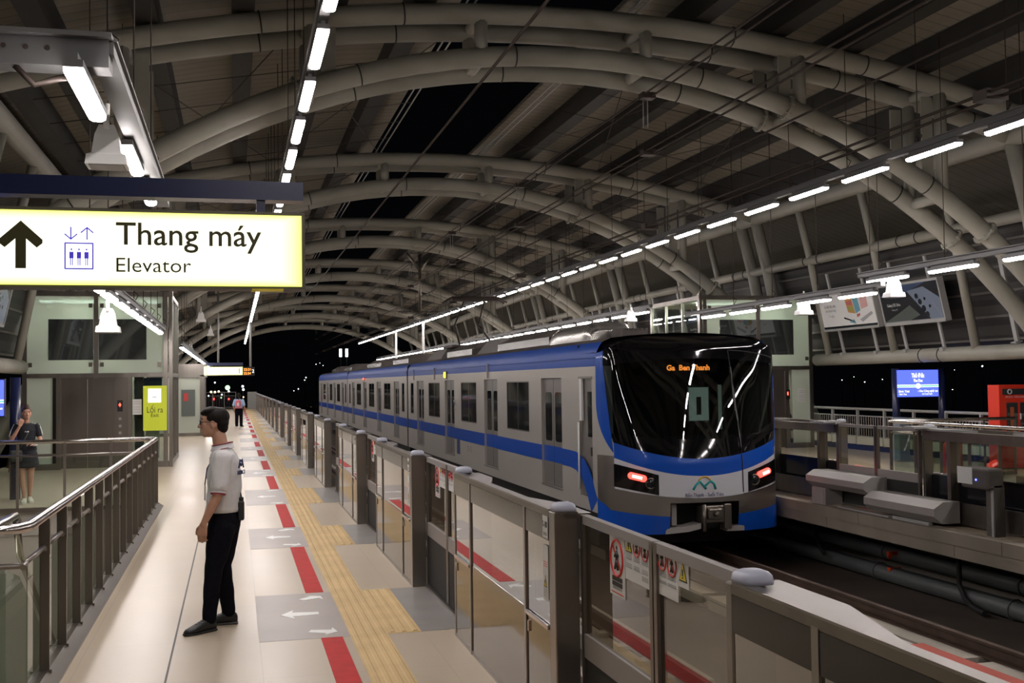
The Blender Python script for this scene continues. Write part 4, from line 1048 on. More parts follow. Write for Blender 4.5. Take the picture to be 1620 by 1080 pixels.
# logo
lg = MB(); zc_, yl = .345, F(X2S(-.03),.3).y-.012
def arcp(cx, cz, r, a0, a1, n=12): return [(cx+r*math.cos(math.radians(a0+(a1-a0)*i/n)), cz+r*math.sin(math.radians(a0+(a1-a0)*i/n))) for i in range(n+1)]
def ribbon(mb, pts, w_, mi):
    mb.path([(TX+p[0],yl+.006,p[1]) for p in pts], w_/2, 8, mi)
ribbon(lg, [(-.21,.225),(-.17,.29),(-.10,.355),(-.03,.27),(.0,.235)],.038,0); ribbon(lg, [(-.03,.27),(.08,.355),(.13,.31),(.155,.225)],.038,0); ribbon(lg, arcp(-.02,.315,.105,20,160),.028,1)
add_text(lg,'Bến Thành - Suối Tiên',.075,facing((TX-.03,yl-.001,.155),'-Y'),2,.62)
lg.build('line_logo', [M['teal'],M['gold'],M['navyprint']], NO)
# coupler in its recess
b = MB(); b.box((TX-.56,16.35,-.44),(TX+.56,16.4,.05)); b.box((TX-.60,15.8,.03),(TX+.60,16.4,.05)); b.box((TX-.57,15.95,-.44),(TX-.55,16.4,.03)); b.box((TX+.55,15.95,-.44),(TX+.57,16.4,.03)); b.build('coupler_recess', M['black'], NO)
b = MB(); b.bevbox((TX-.08,15.72,-.28),(TX+.40,15.95,-.02),.02); b.bevbox((TX+.0,15.66,-.22),(TX+.24,15.74,-.06),.02); b.tube((TX+.15,15.9,-.17),(TX+.15,16.35,-.17),.07,10); b.tube((TX+.12,15.66,-.14),(TX+.12,15.58,-.14),.05,12,0,.02)
b.bevbox((TX+.28,15.70,-.38),(TX+.40,15.85,.0),.015); b.tube((TX-.05,15.70,-.40),(TX-.05,15.70,.0),.03,8); b.build('coupler', M['steel_dark'], NO)
b = MB()
b.loft([[(TX-.62,15.85,-.44),(TX-.62,16.1,-.44),(TX-.62,16.1,-.36),(TX-.62,15.85,-.36)],[(TX-.30,15.72,-.40),(TX-.30,16.0,-.40),(TX-.30,16.0,-.32),(TX-.30,15.72,-.32)],[(TX-.1,15.72,-.36),(TX-.1,16.0,-.36),(TX-.1,16.0,-.28),(TX-.1,15.72,-.28)]], smooth=False)
b.box((TX+.34,15.74,-.42),(TX+.62,16.0,-.35)); b.box((TX-.50,15.9,-.32),(TX-.42,16.05,.0)); b.build('coupler_bracket', M['grey_paint'], NO)
TRAIN_MODE = False
# ================================================================== stair wells and their railings
def railing(x, side, label):
    """glass and steel railing along the stair opening; side -1: opening lies to -X"""
    t = thing('stair_railing', (x,12.7,0), label, 'railing', 'stair railings'); T = Matrix.Translation((-x,-12.7,0))
    far = x+side*2.7
    r = MB(); r.path([(far,7.05,1.07),(x+side*.14,7.05,1.07),(x+side*.05,7.09,1.07),(x,7.2,1.07),(x,18.30,1.07),(x,18.4,1.07)],.032,12); r.path([(x,18.4,1.07),(far,18.4,1.07)],.032,12)
    r.build('handrail', M['chrome'], t, T)
    ys_ = [18.36-.755*k for k in range(16)]
    for y in ys_:
        if y < 7.05: continue
        p = MB(); p.box((x-.030,y-.008,.03),(x+.030,y+.008,.90)); p.box((x-.034,y-.02,.82),(x+.034,y+.012,1.05)); p.build('post', M['steel_dark'], t, T)
    p = MB()
    for a, b_ in zip(ys_[1:], ys_): 
        if a < 7: continue
        p.tube((x+side*-.0,a+.06,.87),(x,b_-.06,.87),.016,8); p.tube((x,a+.0,.85),(x,a+.06,.87),.02,8); p.tube((x,b_-.06,.87),(x,b_,.85),.02,8)
    n = 4
    for k in range(n+1):
        xx = x+side*2.7*k/n
        if k: p.box((xx-.02,18.39,.0),(xx+.02,18.41,1.05)); p.box((xx-.03,7.04,.0),(xx+.03,7.06,1.04))
    p.tube((x,18.4,.86),(far,18.4,.86),.018,8); p.tube((x,7.05,.86),(far,7.05,.86),.018,8)
    p.build('mid_rail', M['steel'], t, T)
    g = MB(); g.box((x+side*.02,7.3,.09),(x+side*.03,18.3,.84)); g.box((x+side*.1,18.395,.06),(far,18.405,.82)); g.box((x+side*.1,7.06,.06),(far,7.07,.82)); g.build('glass_panel', M['clear'], t, T)
    k = MB(); k.prism([(x-side*.10,0),(x+side*.06,0),(x+side*.06,.07),(x-side*.02,.07),(x-side*.10,.015)],1,7.0,18.5); k.box((x,18.36,0),(far,18.46,.06))
    for y in ys_: 
        if y > 7.05: k.box((x-side*.045,y-.015,.03),(x+side*.0,y+.015,.075)); 
    k.build('base_rail', M['steel_dark'], t, T)
    return t
railing(-1.2, -1, 'steel railing with flat posts around the left stair opening, nearest to the man in white')
railing(11.8, 1, 'steel railing around the stair opening on the right platform')
for side, x0_, x1_, S in ((-1,-3.9,-1.1,'left'),(1,11.7,14.5,'right')):
    w_ = MB(); w_.box((x0_-.1,6.9,-4),(x0_,18.6,-.35)); w_.box((x1_,6.9,-4),(x1_+.1,18.6,-.35)); w_.box((x0_,18.46,-4),(x1_,18.56,-.35)); w_.box((x0_,6.9,-4),(x1_,7.0,-.35)); w_.box((x0_,6.9,-4.1),(x1_,18.56,-4)); 
    w_.box((x0_-.02,18.43,-.36),(x1_+.02,18.47,-.0))
    w_.build('wall_stairwell_'+S, M['corridor'])['kind'] = 'structure'
st = MB()
for k in range(20): st.box((-2.9,7.6+.30*k,-.17*(k+1)-.17),(-1.75,7.9+.30*k,-.17*(k+1)))
st2 = MB()
for k in range(20): st2.box((-2.9,7.6+.30*k,-.17*(k+1)),(-1.75,7.65+.30*k,-.17*(k+1)+.004))
o = tag(st.build('staircase', M['concrete']), 'stairs going down in the left stair opening', 'stairs'); st2.build('yellow_nosing', M['yellow'], o)
for x in (-2.95,-1.62):
    r = MB(); r.path([(x,8.0,.62),(x,8.35,.90),(x,8.5,.93),(x,9.15,.93),(x,9.25,.88)] if x > -2 else [(x,8.0,.9),(x,9,.5)],.03,10); r.path([(x,9.2,.90),(x,9.35,.60),(x,13.5,-2.0)],.028,10)
    g = MB(); g.prism([(7.7,-.1),(9.2,-.9),(13.6,-3.3),(13.6,-2.1),(9.3,.45),(7.7,.85)],0,x-.006,x+.006)
    o = r.build('stair_handrail', M['chrome']); tag(o, 'short bent handrail and glass on the %s side of the steps' % ('right' if x > -2 else 'left'), 'handrail')
    g.build('glass_side', M['clear'], o)

# ================================================================== glass lifts
def lift(sx, label):
    """sx=+1 left lift (faces the camera), sx=-1 mirrored on the right"""
    q = lambda x: x if sx > 0 else mirx(x)
    c0 = (q(-3.1), 29.2, 0); t = thing('glass_lift', c0, label, 'lift', 'glass lift shafts'); T = Matrix.Translation((-c0[0],-c0[1],0))
    bx = lambda m_, a, b_, mi=0: m_.box((q(a[0]),a[1],a[2]),(q(b_[0]),b_[1],b_[2]),mi)
    f = MB(); Yf, Yb, H = 27.5, 31.2, 4.08
    for x in (-4.68,-3.13,-1.58): bx(f,(x-.05,Yf,2.1 if x == -3.13 else 0),(x+.05,Yf+.12,H))
    bx(f,(-1.50,Yf-.02,0),(-1.42,Yf+.12,H+.1))
    for x in (-4.68,-1.50): bx(f,(x-.04,Yb-.1,0),(x+.04,Yb,H))
    for y in (28.8,30.0): bx(f,(-1.53,y-.03,0),(-1.46,y+.03,H))
    bx(f,(-4.73,Yf-.004,2.12),(-1.48,Yf+.1,2.22)); bx(f,(-4.73,Yf-.005,4.02),(-1.41,Yf+.1,H+.05)); bx(f,(-4.0,Yf,0),(-3.9,Yf+.1,2.12)); bx(f,(-2.42,Yf,0),(-2.34,Yf+.1,2.12)); bx(f,(-4.70,Yf+.006,0),(-4.0,Yf+.1,.14)); bx(f,(-2.34,Yf+.006,0),(-1.52,Yf+.1,.14))
    bx(f,(-1.54,Yf+.13,2.12),(-1.46,Yb,2.22)); bx(f,(-1.54,Yf+.13,4.02),(-1.46,Yb,H+.05)); bx(f,(-1.54,Yf+.13,0),(-1.46,Yb,.12))
    f.build('frame', M['steel'], t, T)
    for nm, a, b_ in (('upper_pane',(-4.63,Yf+.03,2.22),(-3.18,Yf+.05,4.02)),('upper_pane',(-3.08,Yf+.03,2.22),(-1.63,Yf+.05,4.02)),('lower_pane',(-4.63,Yf+.03,.14),(-4.12,Yf+.05,2.12)),('side_pane',(-1.51,Yf+.12,.12),(-1.49,Yb,4.02))):
        g = MB(); bx(g,a,b_); g.build(nm, M['frost'] if nm != 'side_pane' else M['clear'], t, T)
    g = MB(); bx(g,(-2.34,Yf+.03,.14),(-1.63,Yf+.05,2.12)); g.build('lower_pane', M['clear'], t, T)
    for a, b_ in ((-4.17,-3.19),(-3.07,-2.01)):
        g = MB(); bx(g,(a,Yf+.012,2.53),(b_,Yf+.028,3.48)); g.build('dark_window', M['liftwin'], t, T)
    g = MB()
    for x in (-4.56,-3.25,-3.0,-1.72):
        for z in (2.42,3.80): bx(g,(x-.04,Yf-.01,z-.05),(x+.04,Yf+.03,z+.05))
    g.build('glass_clamp', M['steel_dark'], t, T)
    # shaft body inside: pale back wall and dark guide column
    g = MB(); bx(g,(-4.6,Yf+1.9,0),(-2.45,Yf+2.0,4.0)); bx(g,(-4.6,Yf+.1,4.0),(-1.5,Yb,4.05)); g.build('shaft_back', M['corridor'], t, T)
    g = MB(); bx(g,(-4.12,Yf+.3,0),(-4.0,Yf+.5,3.9)); bx(g,(-2.30,Yf+.3,0),(-2.1,Yf+.5,3.9)); g.build('guide_column', M['black'], t, T)
    g = MB(); bx(g,(-2.05,Yf+.25,.2),(-1.75,Yf+.5,1.4)); bx(g,(-2.2,Yf+.55,1.4),(-1.7,Yf+.6,2.1),1); g.build('shaft_equipment', [M['lightgrey'],M['navy']], t, T)
    g = MB(); bx(g,(-4.5,Yf+.9,3.92),(-1.8,Yf+1.05,3.98)); g.build('added_shaft_light', M['addedshaftlight'], t, T)  # added light source, brightens the frosted panes from inside
    for a, b_ in ((-3.9,-3.325),(-3.315,-2.74)):
        g = MB(); bx(g,(a,Yf+.05,.02),(b_,Yf+.08,2.08)); g.build('door', M['lift_steel'], t, T)
    g = MB(); bx(g,(-3.9,Yf+.01,2.08),(-2.42,Yf+.09,2.14)); bx(g,(-2.74,Yf+.02,0),(-2.42,Yf+.09,2.08)); cp = g.build('control_panel', M['lift_steel'], t, T)
    g = MB(); bx(g,(-2.66,Yf+.005,1.32),(-2.54,Yf+.02,1.58),0); bx(g,(-2.63,Yf+.0,1.46),(-2.575,Yf+.005,1.49),1); bx(g,(-2.61,Yf+.0,1.43),(-2.595,Yf+.005,1.52),1)
    for z in (1.15,.98,.82): bx(g,(-2.63,Yf+.012,z-.03),(-2.57,Yf+.02,z+.03),2)
    g.build('indicator', [M['black'],M['led_red'],M['lightgrey']], t, T)
    c = (q(-2.22 if sx > 0 else -4.38),Yf-.0,1.42)
    if sx < 0: g = MB(); g.box((14.50,Yf-.01,1.32),(14.62,Yf,1.58),0); g.box((14.54,Yf-.015,1.43),(14.57,Yf-.01,1.52),1); g.build('indicator', [M['black'],M['led_red']], t, T)
    g = MB(); g.box((c[0]-.10,Yf+.005,1.24),(c[0]+.10,Yf+.02,1.60),0)
    for z in (1.55,1.50,1.42,1.37,1.30): g.box((c[0]-.08,Yf+.003,z-.008),(c[0]+.08,Yf+.005,z),1)
    g.build('paper_notice', [M['paper'],M['greyink']], t, T)
    return t
lift(1, 'glass lift shaft with steel doors on the left platform, behind the woman')
lift(-1, 'glass lift shaft on the right platform, right behind the train nose')
gb = MB(); gb.box((-2.08,27.44,.86),(-1.55,27.49,1.91),0); gb.box((-1.97,27.435,1.52),(-1.68,27.44,1.84),1)
def lifticon(mb, MX, k, mi):
    """two arrows over a square with three people"""
    def bar(a, b_, w_):
        a, b_ = V(a), V(b_); d = (b_-a).normalized(); n_ = V((-d.y,d.x))*w_/2
        mb.add([MX @ V(((p.x)*k,(p.y)*k,0)) for p in (a+n_,b_+n_,b_-n_,a-n_)],[(0,1,2,3)],mi)
    for x, s_ in ((-.28,-1),(.28,1)):
        bar((x,.45),(x,.92),.045); tip = .47 if s_ < 0 else .90; e = .24 if s_ < 0 else -.24
        bar((x,tip),(x-.22,tip+e*.8),.045); bar((x,tip),(x+.22,tip+e*.8),.045)
    for a, b_ in (((-.5,-.62),(.5,-.62)),((-.5,.32),(.5,.32)),((-.48,-.62),(-.48,.32)),((.48,-.62),(.48,.32))): bar(a,b_,.05)
    for x in (-.26,0,.26):
        bar((x,.12),(x,.06),.06); bar((x,.0),(x,-.24),.15); bar((x-.035,-.2),(x-.035,-.5),.03); bar((x+.035,-.2),(x+.035,-.5),.03)
lifticon(gb, facing((-1.825,27.433,1.66),'-Y'), .13, 2)
add_text(gb,'Lối ra',.20,facing((-1.815,27.434,1.37),'-Y'),2,.36); add_text(gb,'Exit',.12,facing((-1.815,27.434,1.22),'-Y'),2)
tag(gb.build('exit_board', [M['olive'],M['signwhite'],M['signink']]), 'yellow-green exit board with a white pictogram on the right pane of the left lift', 'sign')

# ================================================================== hanging signs
t = thing('elevator_sign', (-.9,6.6,2.68), 'large lit yellow hanging sign reading Thang máy / Elevator at the left edge', 'sign'); T = Matrix.Translation((.9,-6.6,-2.68))
b = MB(); b.box((-2.4,6.6,2.455),(.405,6.78,2.905)); b.build('sign_box', M['clad'], t, T)
face = MB(); face.box((-2.38,6.594,2.47),(.385,6.599,2.885)); face.build('sign_face', M['signface'], t, T)
b = MB(); b.box((.10,6.59,2.445),(.28,6.70,2.456)); b.build('latch', M['yellow'], t, T)
b = MB(); b.box((-2.6,6.66,2.985),(.40,6.80,3.095)); b.build('beam', M['navy'], t, T)
b = MB(); b.box((.13,6.68,2.9),(.18,6.76,2.99)); b.box((-2.0,6.68,2.9),(-1.95,6.76,2.99)); b.build('hanger', M['navy'], t, T)
b = MB(); yk = 6.592
MX = facing((0,yk,0),'-Y')
add_text(b,'Thang máy',.182,facing((-.245,yk,2.742),'-Y'),0,.80,.001,.0015); add_text(b,'Elevator',.117,facing((-.44,yk,2.585),'-Y'),0,.405,.001)
b.prism([(-1.17,2.56),(-1.115,2.56),(-1.115,2.725),(-1.06,2.675),(-1.03,2.70),(-1.03,2.72) ,(-1.1425,2.825)],1,yk,yk+.001)
b.prism([(-1.17,2.56),(-1.17,2.725),(-1.225,2.675),(-1.255,2.70),(-1.255,2.72),(-1.1425,2.825)],1,yk,yk+.001)
b.build('lettering', M['signink'], t, T)
b = MB(); b.box((-.99,6.5935,2.50),(-.68,6.594,2.83)); b.build('pictogram_field', M['signwhite'], t, T)
b = MB(); lifticon(b, facing((-.84,6.5915,2.655),'-Y'), .152, 0); b.build('lift_pictogram', M['signblue'], t, T)
MB().box((-2.6,6.70,3.09),(-2.5,6.76,4.2)).build('hanging_arm', M['navy'], t, T)

t = thing('platform_sign', (-.5,55,2.6), 'small lit yellow sign hanging far down the left platform', 'sign'); T = Matrix.Translation((.5,-55,-2.6))
b = MB(); b.box((-1.32,55,2.36),(.40,55.2,2.80)); b.build('sign_box', M['clad'], t, T)
b = MB(); b.box((-1.30,54.99,2.39),(.38,54.995,2.77)); b.build('sign_face', M['signface'], t, T)
b = MB(); b.box((-1.32,55.0,2.84),(.40,55.15,2.98)); b.build('beam', M['navy'], t, T)
b = MB(); add_text(b,'Lối ra',.2,facing((-.5,54.985,2.58),'-Y'),0,.5); b.prism([(.20,2.45),(.24,2.45),(.24,2.66),(.30,2.6),(.22,2.72),(.14,2.6),(.20,2.66)],1,54.985,54.986); b.build('lettering', M['gold'], t, T)
b = MB(); b.tube((-.75,55.1,2.98),(-.75,55.1,6.4),.05,10); b.build('hanging_pole', M['lightgrey'], t, T)
t = thing('platform_clock', (.62,57,2.58), 'small black hanging display with orange digits beside the far yellow sign', 'display'); T = Matrix.Translation((-.62,-57,-2.58))
MB().box((.40,57,2.36),(.98,57.15,2.80)).build('case', M['black'], t, T)
b = MB(); add_text(b,'22:21',.17,facing((.62,56.99,2.67),'-Y'),0,.34); add_text(b,'22:24',.17,facing((.62,56.99,2.48),'-Y'),0,.34); b.build('digits', M['led_orange'], t, T)
b = MB(); add_text(b,'2',.24,facing((.90,56.99,2.59),'-Y'),0); b.build('platform_number', M['signwhite'], t, T)
b = MB(); b.tube((.78,57.08,2.8),(.78,57.08,6.2),.055,10); b.build('hanging_pole', M['lightgrey'], t, T)
for x, y, l in ((9.5,67.,'farther'),(9.5,57.,'nearer')):
    b = MB(); b.tube((x,y,0),(x,y,5.1),.07,10); tag(b.build('light_pole', M['white']), 'white pole on the right platform seen over the train roof, the %s of two' % l, 'pole')

# blue station name signs
def station_sign(x0_, x1_, y, label, text=True):
    cx = (x0_+x1_)/2; t = thing('station_sign', (cx,y,0), label, 'sign'); T = Matrix.Translation((-cx,-y,0))
    b = MB(); 
    for x in (x0_+.03, x1_+.16): b.tube((x,y+.10,0),(x,y+.10,2.08),.085,14)
    b.build('post', M['navy'], t, T)
    MB().box((x0_-.01,y-.0,1.41),(x1_+.01,y+.12,2.06)).build('case', M['navy'], t, T)
    m_ = bpy.data.materials.get('lit_blue_face') or mat('lit_blue_face',(.1,.1,.6),.4,emit=(.075,.12,1),es=1.25)
    MB().box((x0_,y-.008,1.43),(x1_,y-.002,2.04)).build('sign_face', m_, t, T)
    b = MB(); b.box((x0_,y-.012,1.645),(x1_,y-.009,1.705),0); b.box((x0_,y-.014,1.66),(x1_,y-.012,1.69),1); b.disc((cx,y-.02,1.675),(0,1,0),.06,.006,20,0)
    add_text(b,'Thủ Đức',.135,facing((cx,y-.016,1.92),'-Y'),0,.33,.002,.003); add_text(b,'Thu Duc',.095,facing((cx,y-.016,1.80),'-Y'),0,.24,.002,.001)
    add_text(b,'10',.07,facing((cx,y-.026,1.675),'-Y'),1)
    add_text(b,'Bình Thái',.07,facing((x0_+.17,y-.016,1.555),'-Y'),0,.27); add_text(b,'Binh Thai',.05,facing((x0_+.14,y-.016,1.49),'-Y'),0)
    add_text(b,'‹ Khu Công nghệ cao',.07,facing((x1_-.28,y-.016,1.555),'-Y'),0,.52); add_text(b,'Hi-Tech Park',.05,facing((x1_-.30,y-.016,1.49),'-Y'),0)
    b.build('lettering', [M['signwhite'], mat('sign_green',(.1,.5,.4),.5,emit=(.15,.6,.5),es=.8)], t, T)
station_sign(14.65,15.72,22.5,'lit blue station name sign on navy posts on the right platform')
station_sign(-4.90,-3.81,20.5,'lit blue station name sign cut by the left edge of the photo')

# posters leaning on the facades
def poster(side, ya, yb, kind, label):
    """panel hung on the inclined facade; ya far end, yb near end"""
    X = lambda x: x if side > 0 else mirx(x)
    cy = (ya+yb)/2; W = ya-yb; cx, cz = 14.86, 3.56; H = .98
    up = V((-side*.225,0,1)).normalized(); nrm = V((-side,0,-.225)).normalized(); rt = V((0,-side,0))
    B = Matrix((rt,up,nrm)).transposed().to_4x4(); 
    t = thing('poster_frame', (X(cx),cy,cz), label, 'poster', 'leaning posters')
    f = MB(); f.box((-W/2,-H/2,-.13),(W/2,H/2,0)); 
    for a, b_ in (((-W/2,-H/2),(-W/2+.04,H/2)),((W/2-.04,-H/2),(W/2,H/2)),((-W/2,-H/2),(W/2,-H/2+.05)),((-W/2,H/2-.05),(W/2,H/2))): f.box((a[0],a[1],0),(b_[0],b_[1],.02))
    f.build('frame', M['lightgrey'], t, B)
    p = MB(); Q = lambda pts, z, mi: p.add([(x*W,y*H,z) for x,y in pts],[tuple(range(len(pts)))],mi)
    if kind == 'white':
        Q([(-.48,-.44),(.48,-.44),(.48,.44),(-.48,.44)],.004,0)
        Q([(.02,-.05),(.14,-.10),(.12,.33),(.0,.30)],.006,1); Q([(.15,-.10),(.24,-.03),(.22,.38),(.13,.33)],.006,2); Q([(.26,.0),(.38,.05),(.38,.42),(.26,.38)],.006,3)
        Q([(.03,-.0),(.13,-.04),(.12,.08),(.02,.10)],.007,4); Q([(.02,.14),(.12,.12),(.12,.24),(.01,.23)],.007,5)
        Q([(-.08,-.20),(.10,-.32),(.11,-.29),(-.07,-.16)],.006,6); Q([(.0,-.30),(.12,-.36),(.10,-.24)],.006,2); Q([(.2,-.26),(.42,-.08),(.44,-.14),(.24,-.33)],.006,7); Q([(.16,-.2),(.22,-.16),(.22,-.10),(.16,-.12)],.006,5)
        Q([(-.48,-.44),(.48,-.44),(.48,-.38),(-.48,-.38)],.006,6)
        add_text(p,'Ưu đãi đặc biệt',.10,Matrix.Translation((-.29*W,.15*H,.008)),7,.55); add_text(p,'cho khách hàng',.09,Matrix.Translation((-.29*W,.03*H,.008)),7,.5); add_text(p,'5 ngày',.09,Matrix.Translation((-.29*W,-.11*H,.008)),7,.26)
    else:
        Q([(-.48,-.44),(.48,-.44),(.48,.44),(-.48,.44)],.004,6)
        Q([(-.48,-.40),(-.08,-.42),(.12,-.30),(-.02,-.05),(-.2,-.2)],.005,8); Q([(-.48,.2),(-.30,.44),(.30,.44),(-.02,.26)],.005,9)
        Q([(-.02,.28),(.28,-.42),(.47,-.42),(.47,.05),(.25,.34)],.006,10)
        for x, y, r in ((.12,.14,.05),(.16,.0,.055),(.20,-.16,.06),(.24,-.30,.055),(.24,.06,.03),(.30,-.12,.03)): p.tube((x*W,y*H,.007),(x*W,y*H,.012),r*1.2,18,6)
        Q([(.34,-.02),(.45,-.38),(.455,-.38),(.345,-.02)],.007,7)
        add_text(p,'Galaxy S25 Ultra',.10,Matrix.Translation((-.28*W,-.02*H,.008)),0,.52); add_text(p,'Galaxy AI',.06,Matrix.Translation((-.28*W,-.13*H,.008)),7)
        Q([(-.48,-.44),(.48,-.44),(.48,-.41),(-.48,-.41)],.007,7)
    C = [M['paper'],mat('poster_orange',(.55,.28,.08),.5),mat('poster_teal',(.12,.30,.38),.5),mat('poster_pink',(.62,.35,.33),.5),mat('poster_olive',(.35,.33,.08),.5),mat('poster_red',(.5,.12,.12),.5),mat('poster_dark',(.012,.014,.018),.2),M['greyink'],mat('poster_green',(.07,.085,.075),.4),mat('poster_navy',(.02,.05,.12),.3),mat('poster_steel',(.16,.20,.27),.3)]
    p.build('poster_sheet', C, t, B, False)
    g = MB()
    for u in (-.3,.3): g.box((u*W-.04,-H/2-.62,-.10),(u*W+.04,H/2+.5,-.14)); g.box((u*W-.06,-H/2-.66,-.14),(u*W+.06,-H/2-.58,-.02))
    g.build('bracket', M['lightgrey'], t, B)
poster(1,26.2,23.62,'white','white advertising poster leaning on the right facade next to the lift')
poster(1,23.38,21.05,'dark','dark advertising poster with round lenses, leaning on the right facade')
poster(-1,23.36,20.75,'dark','dark poster leaning on the left facade above the blue screen')
poster(1,35.05,32.45,'dark','dark blue poster seen behind the train roof left of the right lift')

# ================================================================== right platform furniture
def fence(x, y0_, y1_, label):
    t = thing('platform_fence', (x,(y0_+y1_)/2,0), label, 'fence', 'back fences'); T = Matrix.Translation((-x,-(y0_+y1_)/2,0))
    b = MB(); b.tube((x,y0_,1.06),(x,y1_,1.06),.035,8); b.tube((x,y0_,.88),(x,y1_,.88),.018,6); b.tube((x,y0_,.35),(x,y1_,.35),.018,6); b.build('rail', M['lightgrey'], t, T)
    b = MB(); n = int((y1_-y0_)/1.25)
    for k in range(n+1): yy = y0_+(y1_-y0_)*k/n; b.box((x-.03,yy-.03,0),(x+.03,yy+.03,1.05))
    b.build('posts', M['lightgrey'], t, T)['kind'] = 'stuff'
    b = MB(); yy = y0_
    while yy < y1_: b.box((x-.008,yy,.35),(x+.008,yy+.02,.88)); yy += .11
    b.build('pickets', M['grey_paint'], t, T)['kind'] = 'stuff'
    b = MB(); yy = y0_
    while yy < y1_: b.box((x-.06,yy+.02,.14),(x-.03,min(y1_,yy+1.2),.34)); yy += 1.25
    b.build('kick_board', mat('cream_board',(.62,.60,.52),.5), t, T)
    MB().box((x-.08,y0_,0),(x+.06,y1_,.12)).build('kerb', M['navy'] if x > 5 else M['steel_dark'], t, T)
fence(15.9,10.,50.,'pale metal fence along the back of the right platform')
fence(-5.3,10.,27.,'pale metal fence along the back of the left platform')
t = thing('hydrant_cabinet', (15.45,19.6,0), 'tall red fire hydrant cabinet at the right edge', 'cabinet'); T = Matrix.Translation((-15.45,-19.6,0))
MB().bevbox((14.98,19.45,.02),(15.80,19.8,1.70),.01).build('case', M['redpaint'], t, T)
b = MB(); b.box((15.06,19.44,1.50),(15.72,19.455,1.62)); b.bevbox((15.14,19.43,.55),(15.40,19.452,1.34),.008); b.bevbox((15.46,19.43,.55),(15.72,19.452,1.34),.008); b.build('window', M['liftwin'], t, T)
b = MB(); b.ring((15.22,19.43,1.56),(0,1,0),.045,.01,14,0); b.box((15.22,19.42,.6),(15.30,19.435,1.25),1); b.box((15.45,19.42,1.0),(15.47,19.44,1.12),0); add_text(b,'PCCC  VÒI CHỮA CHÁY',.05,facing((15.48,19.442,1.46),'-Y'),0,.7); b.build('fittings', [M['paper'],mat('hose',(.45,.10,.03),.6)], t, T)
b = MB(); b.bevbox((14.35,22.0,.02),(14.62,22.3,.98),.02); tag(b.build('service_box', mat('blue_grey_box',(.20,.23,.27),.5)), 'blue-grey service box left of the blue station sign', 'box')
b = MB(); b.path([(13.3,18.9,0),(13.3,18.9,.50),(13.3,18.9,.56),(13.36,18.9,.6),(13.6,18.9,.6),(13.66,18.9,.56),(13.66,18.9,0)],.035,8,0); b.bevbox((13.42,18.85,.05),(13.56,18.95,.42),.03,0); b.box((13.44,18.84,.2),(13.54,18.85,.34),1)
tag(b.build('extinguisher_stand', [M['redpaint'],M['paper']]), 'small red extinguisher stand seen through the right gates', 'extinguisher stand')

# ================================================================== far end of the left platform
t = thing('glass_booth', (-2.1,44.9,0), 'small glazed staff booth far down the left platform with a red notice in its window', 'booth'); T = Matrix.Translation((2.1,-44.9,0))
b = MB(); b.box((-3.2,43.8,2.25),(-1.05,46,2.72)); b.box((-1.27,43.8,0),(-1.10,46,2.3)); b.box((-3.2,43.81,0),(-1.28,43.9,.12)); b.box((-3.2,43.79,2.2),(-1.0,43.9,2.25)); b.build('frame', M['steel'], t, T)
MB().box((-3.2,43.82,.12),(-1.27,43.84,2.2)).build('pane', M['frost'], t, T)
b = MB(); b.box((-1.95,43.79,.75),(-1.45,43.81,1.75)); b.build('dark_window', mat('booth_window',(.13,.15,.14),.2), t, T)
b = MB(); b.box((-1.86,43.77,1.32),(-1.70,43.785,1.62)); b.build('red_notice', mat('red_notice_paper',(.5,.05,.05),.5), t, T)
b = MB(); b.box((-1.12,43.78,2.28),(-1.02,43.8,2.62)); b.build('yellow_edge_sign', M['signface'], t, T)
b = MB(); b.box((-3.2,45.9,0),(-1.1,46,2.3)); b.build('back_wall', M['corridor'], t, T)
t = thing('end_fence', (-1,93,0), 'grey mesh fence closing the far end of the left platform', 'fence'); T = Matrix.Translation((1,-93,0))
b = MB()
for x in (-2.6,-1.7,-.8,.1): b.box((x-.03,92.97,0),(x+.03,93.03,1.35))
b.tube((-2.6,93,1.33),(.1,93,1.33),.03,6); b.tube((-2.6,93,1.05),(.1,93,1.05),.02,6); b.tube((-2.6,93,.1),(.1,93,.1),.03,6); b.build('frame', M['grey_paint'], t, T)
b = MB(); x = -2.6
while x < .1: b.tube((x,93,.1),(x,93,1.05),.008,4); x += .13
b.build('mesh', M['grey_paint'], t, T)['kind'] = 'stuff'
b = MB(); b.box((1.0,90.8,0),(1.7,91.1,1.35)); tag(b.build('equipment_cabinet', M['lightgrey']), 'pale cabinet closing the row of gates at the far end', 'cabinet')
b = MB(); b.tube((-4.95,27.2,0),(-4.80,27.2,2.0),.012,6); tag(b.build('amber_light_streak', M['amber']), 'thin slanting amber pole left of the left lift', 'pole')  # tube coloured to stand in for an orange-lit edge of the wall

# lights of the town beyond the platform end (real distance, real size)
def at(px, py, Y):
    d = co.matrix_world.to_3x3() @ V((px-810,-(py-540),-FPX)); t_ = Y/d.y; return V((0,0,1.9))+d*t_
town = [(338,631,'redlantern',.45),(362,631,'redlantern',.4),(350,629,'greenpt',.3),(395,630,'redlantern',.4),(385,628,'warm',.25),(351,624,'coolpt',.25),(330,626,'coolpt',.25),
        (360,613,'greenpt',.9),(362,619,'coolpt',.35),(384,611,'coolpt',.4),(385,616,'coolpt',.4),(340,605,'coolpt',.25),(334,620,'warm',.4),(340,620,'warm',.4),(346,619,'warm',.35),
        (484,597,'coolpt',.22),(482,601,'coolpt',.16),(472,615,'coolpt',.2),(492,645,'warm',.35),(465,618,'coolpt',.12),(500,576,'coolpt',.12),(506,574,'coolpt',.1),(511,578,'coolpt',.1),
        (1332,601,'coolpt',.14),(1368,604,'coolpt',.16),(1396,600,'coolpt',.14),(1554,579,'coolpt',.22),(1351,596,'coolpt',.08),(1507,616,'coolpt',.12),(1510,585,'coolpt',.08)]
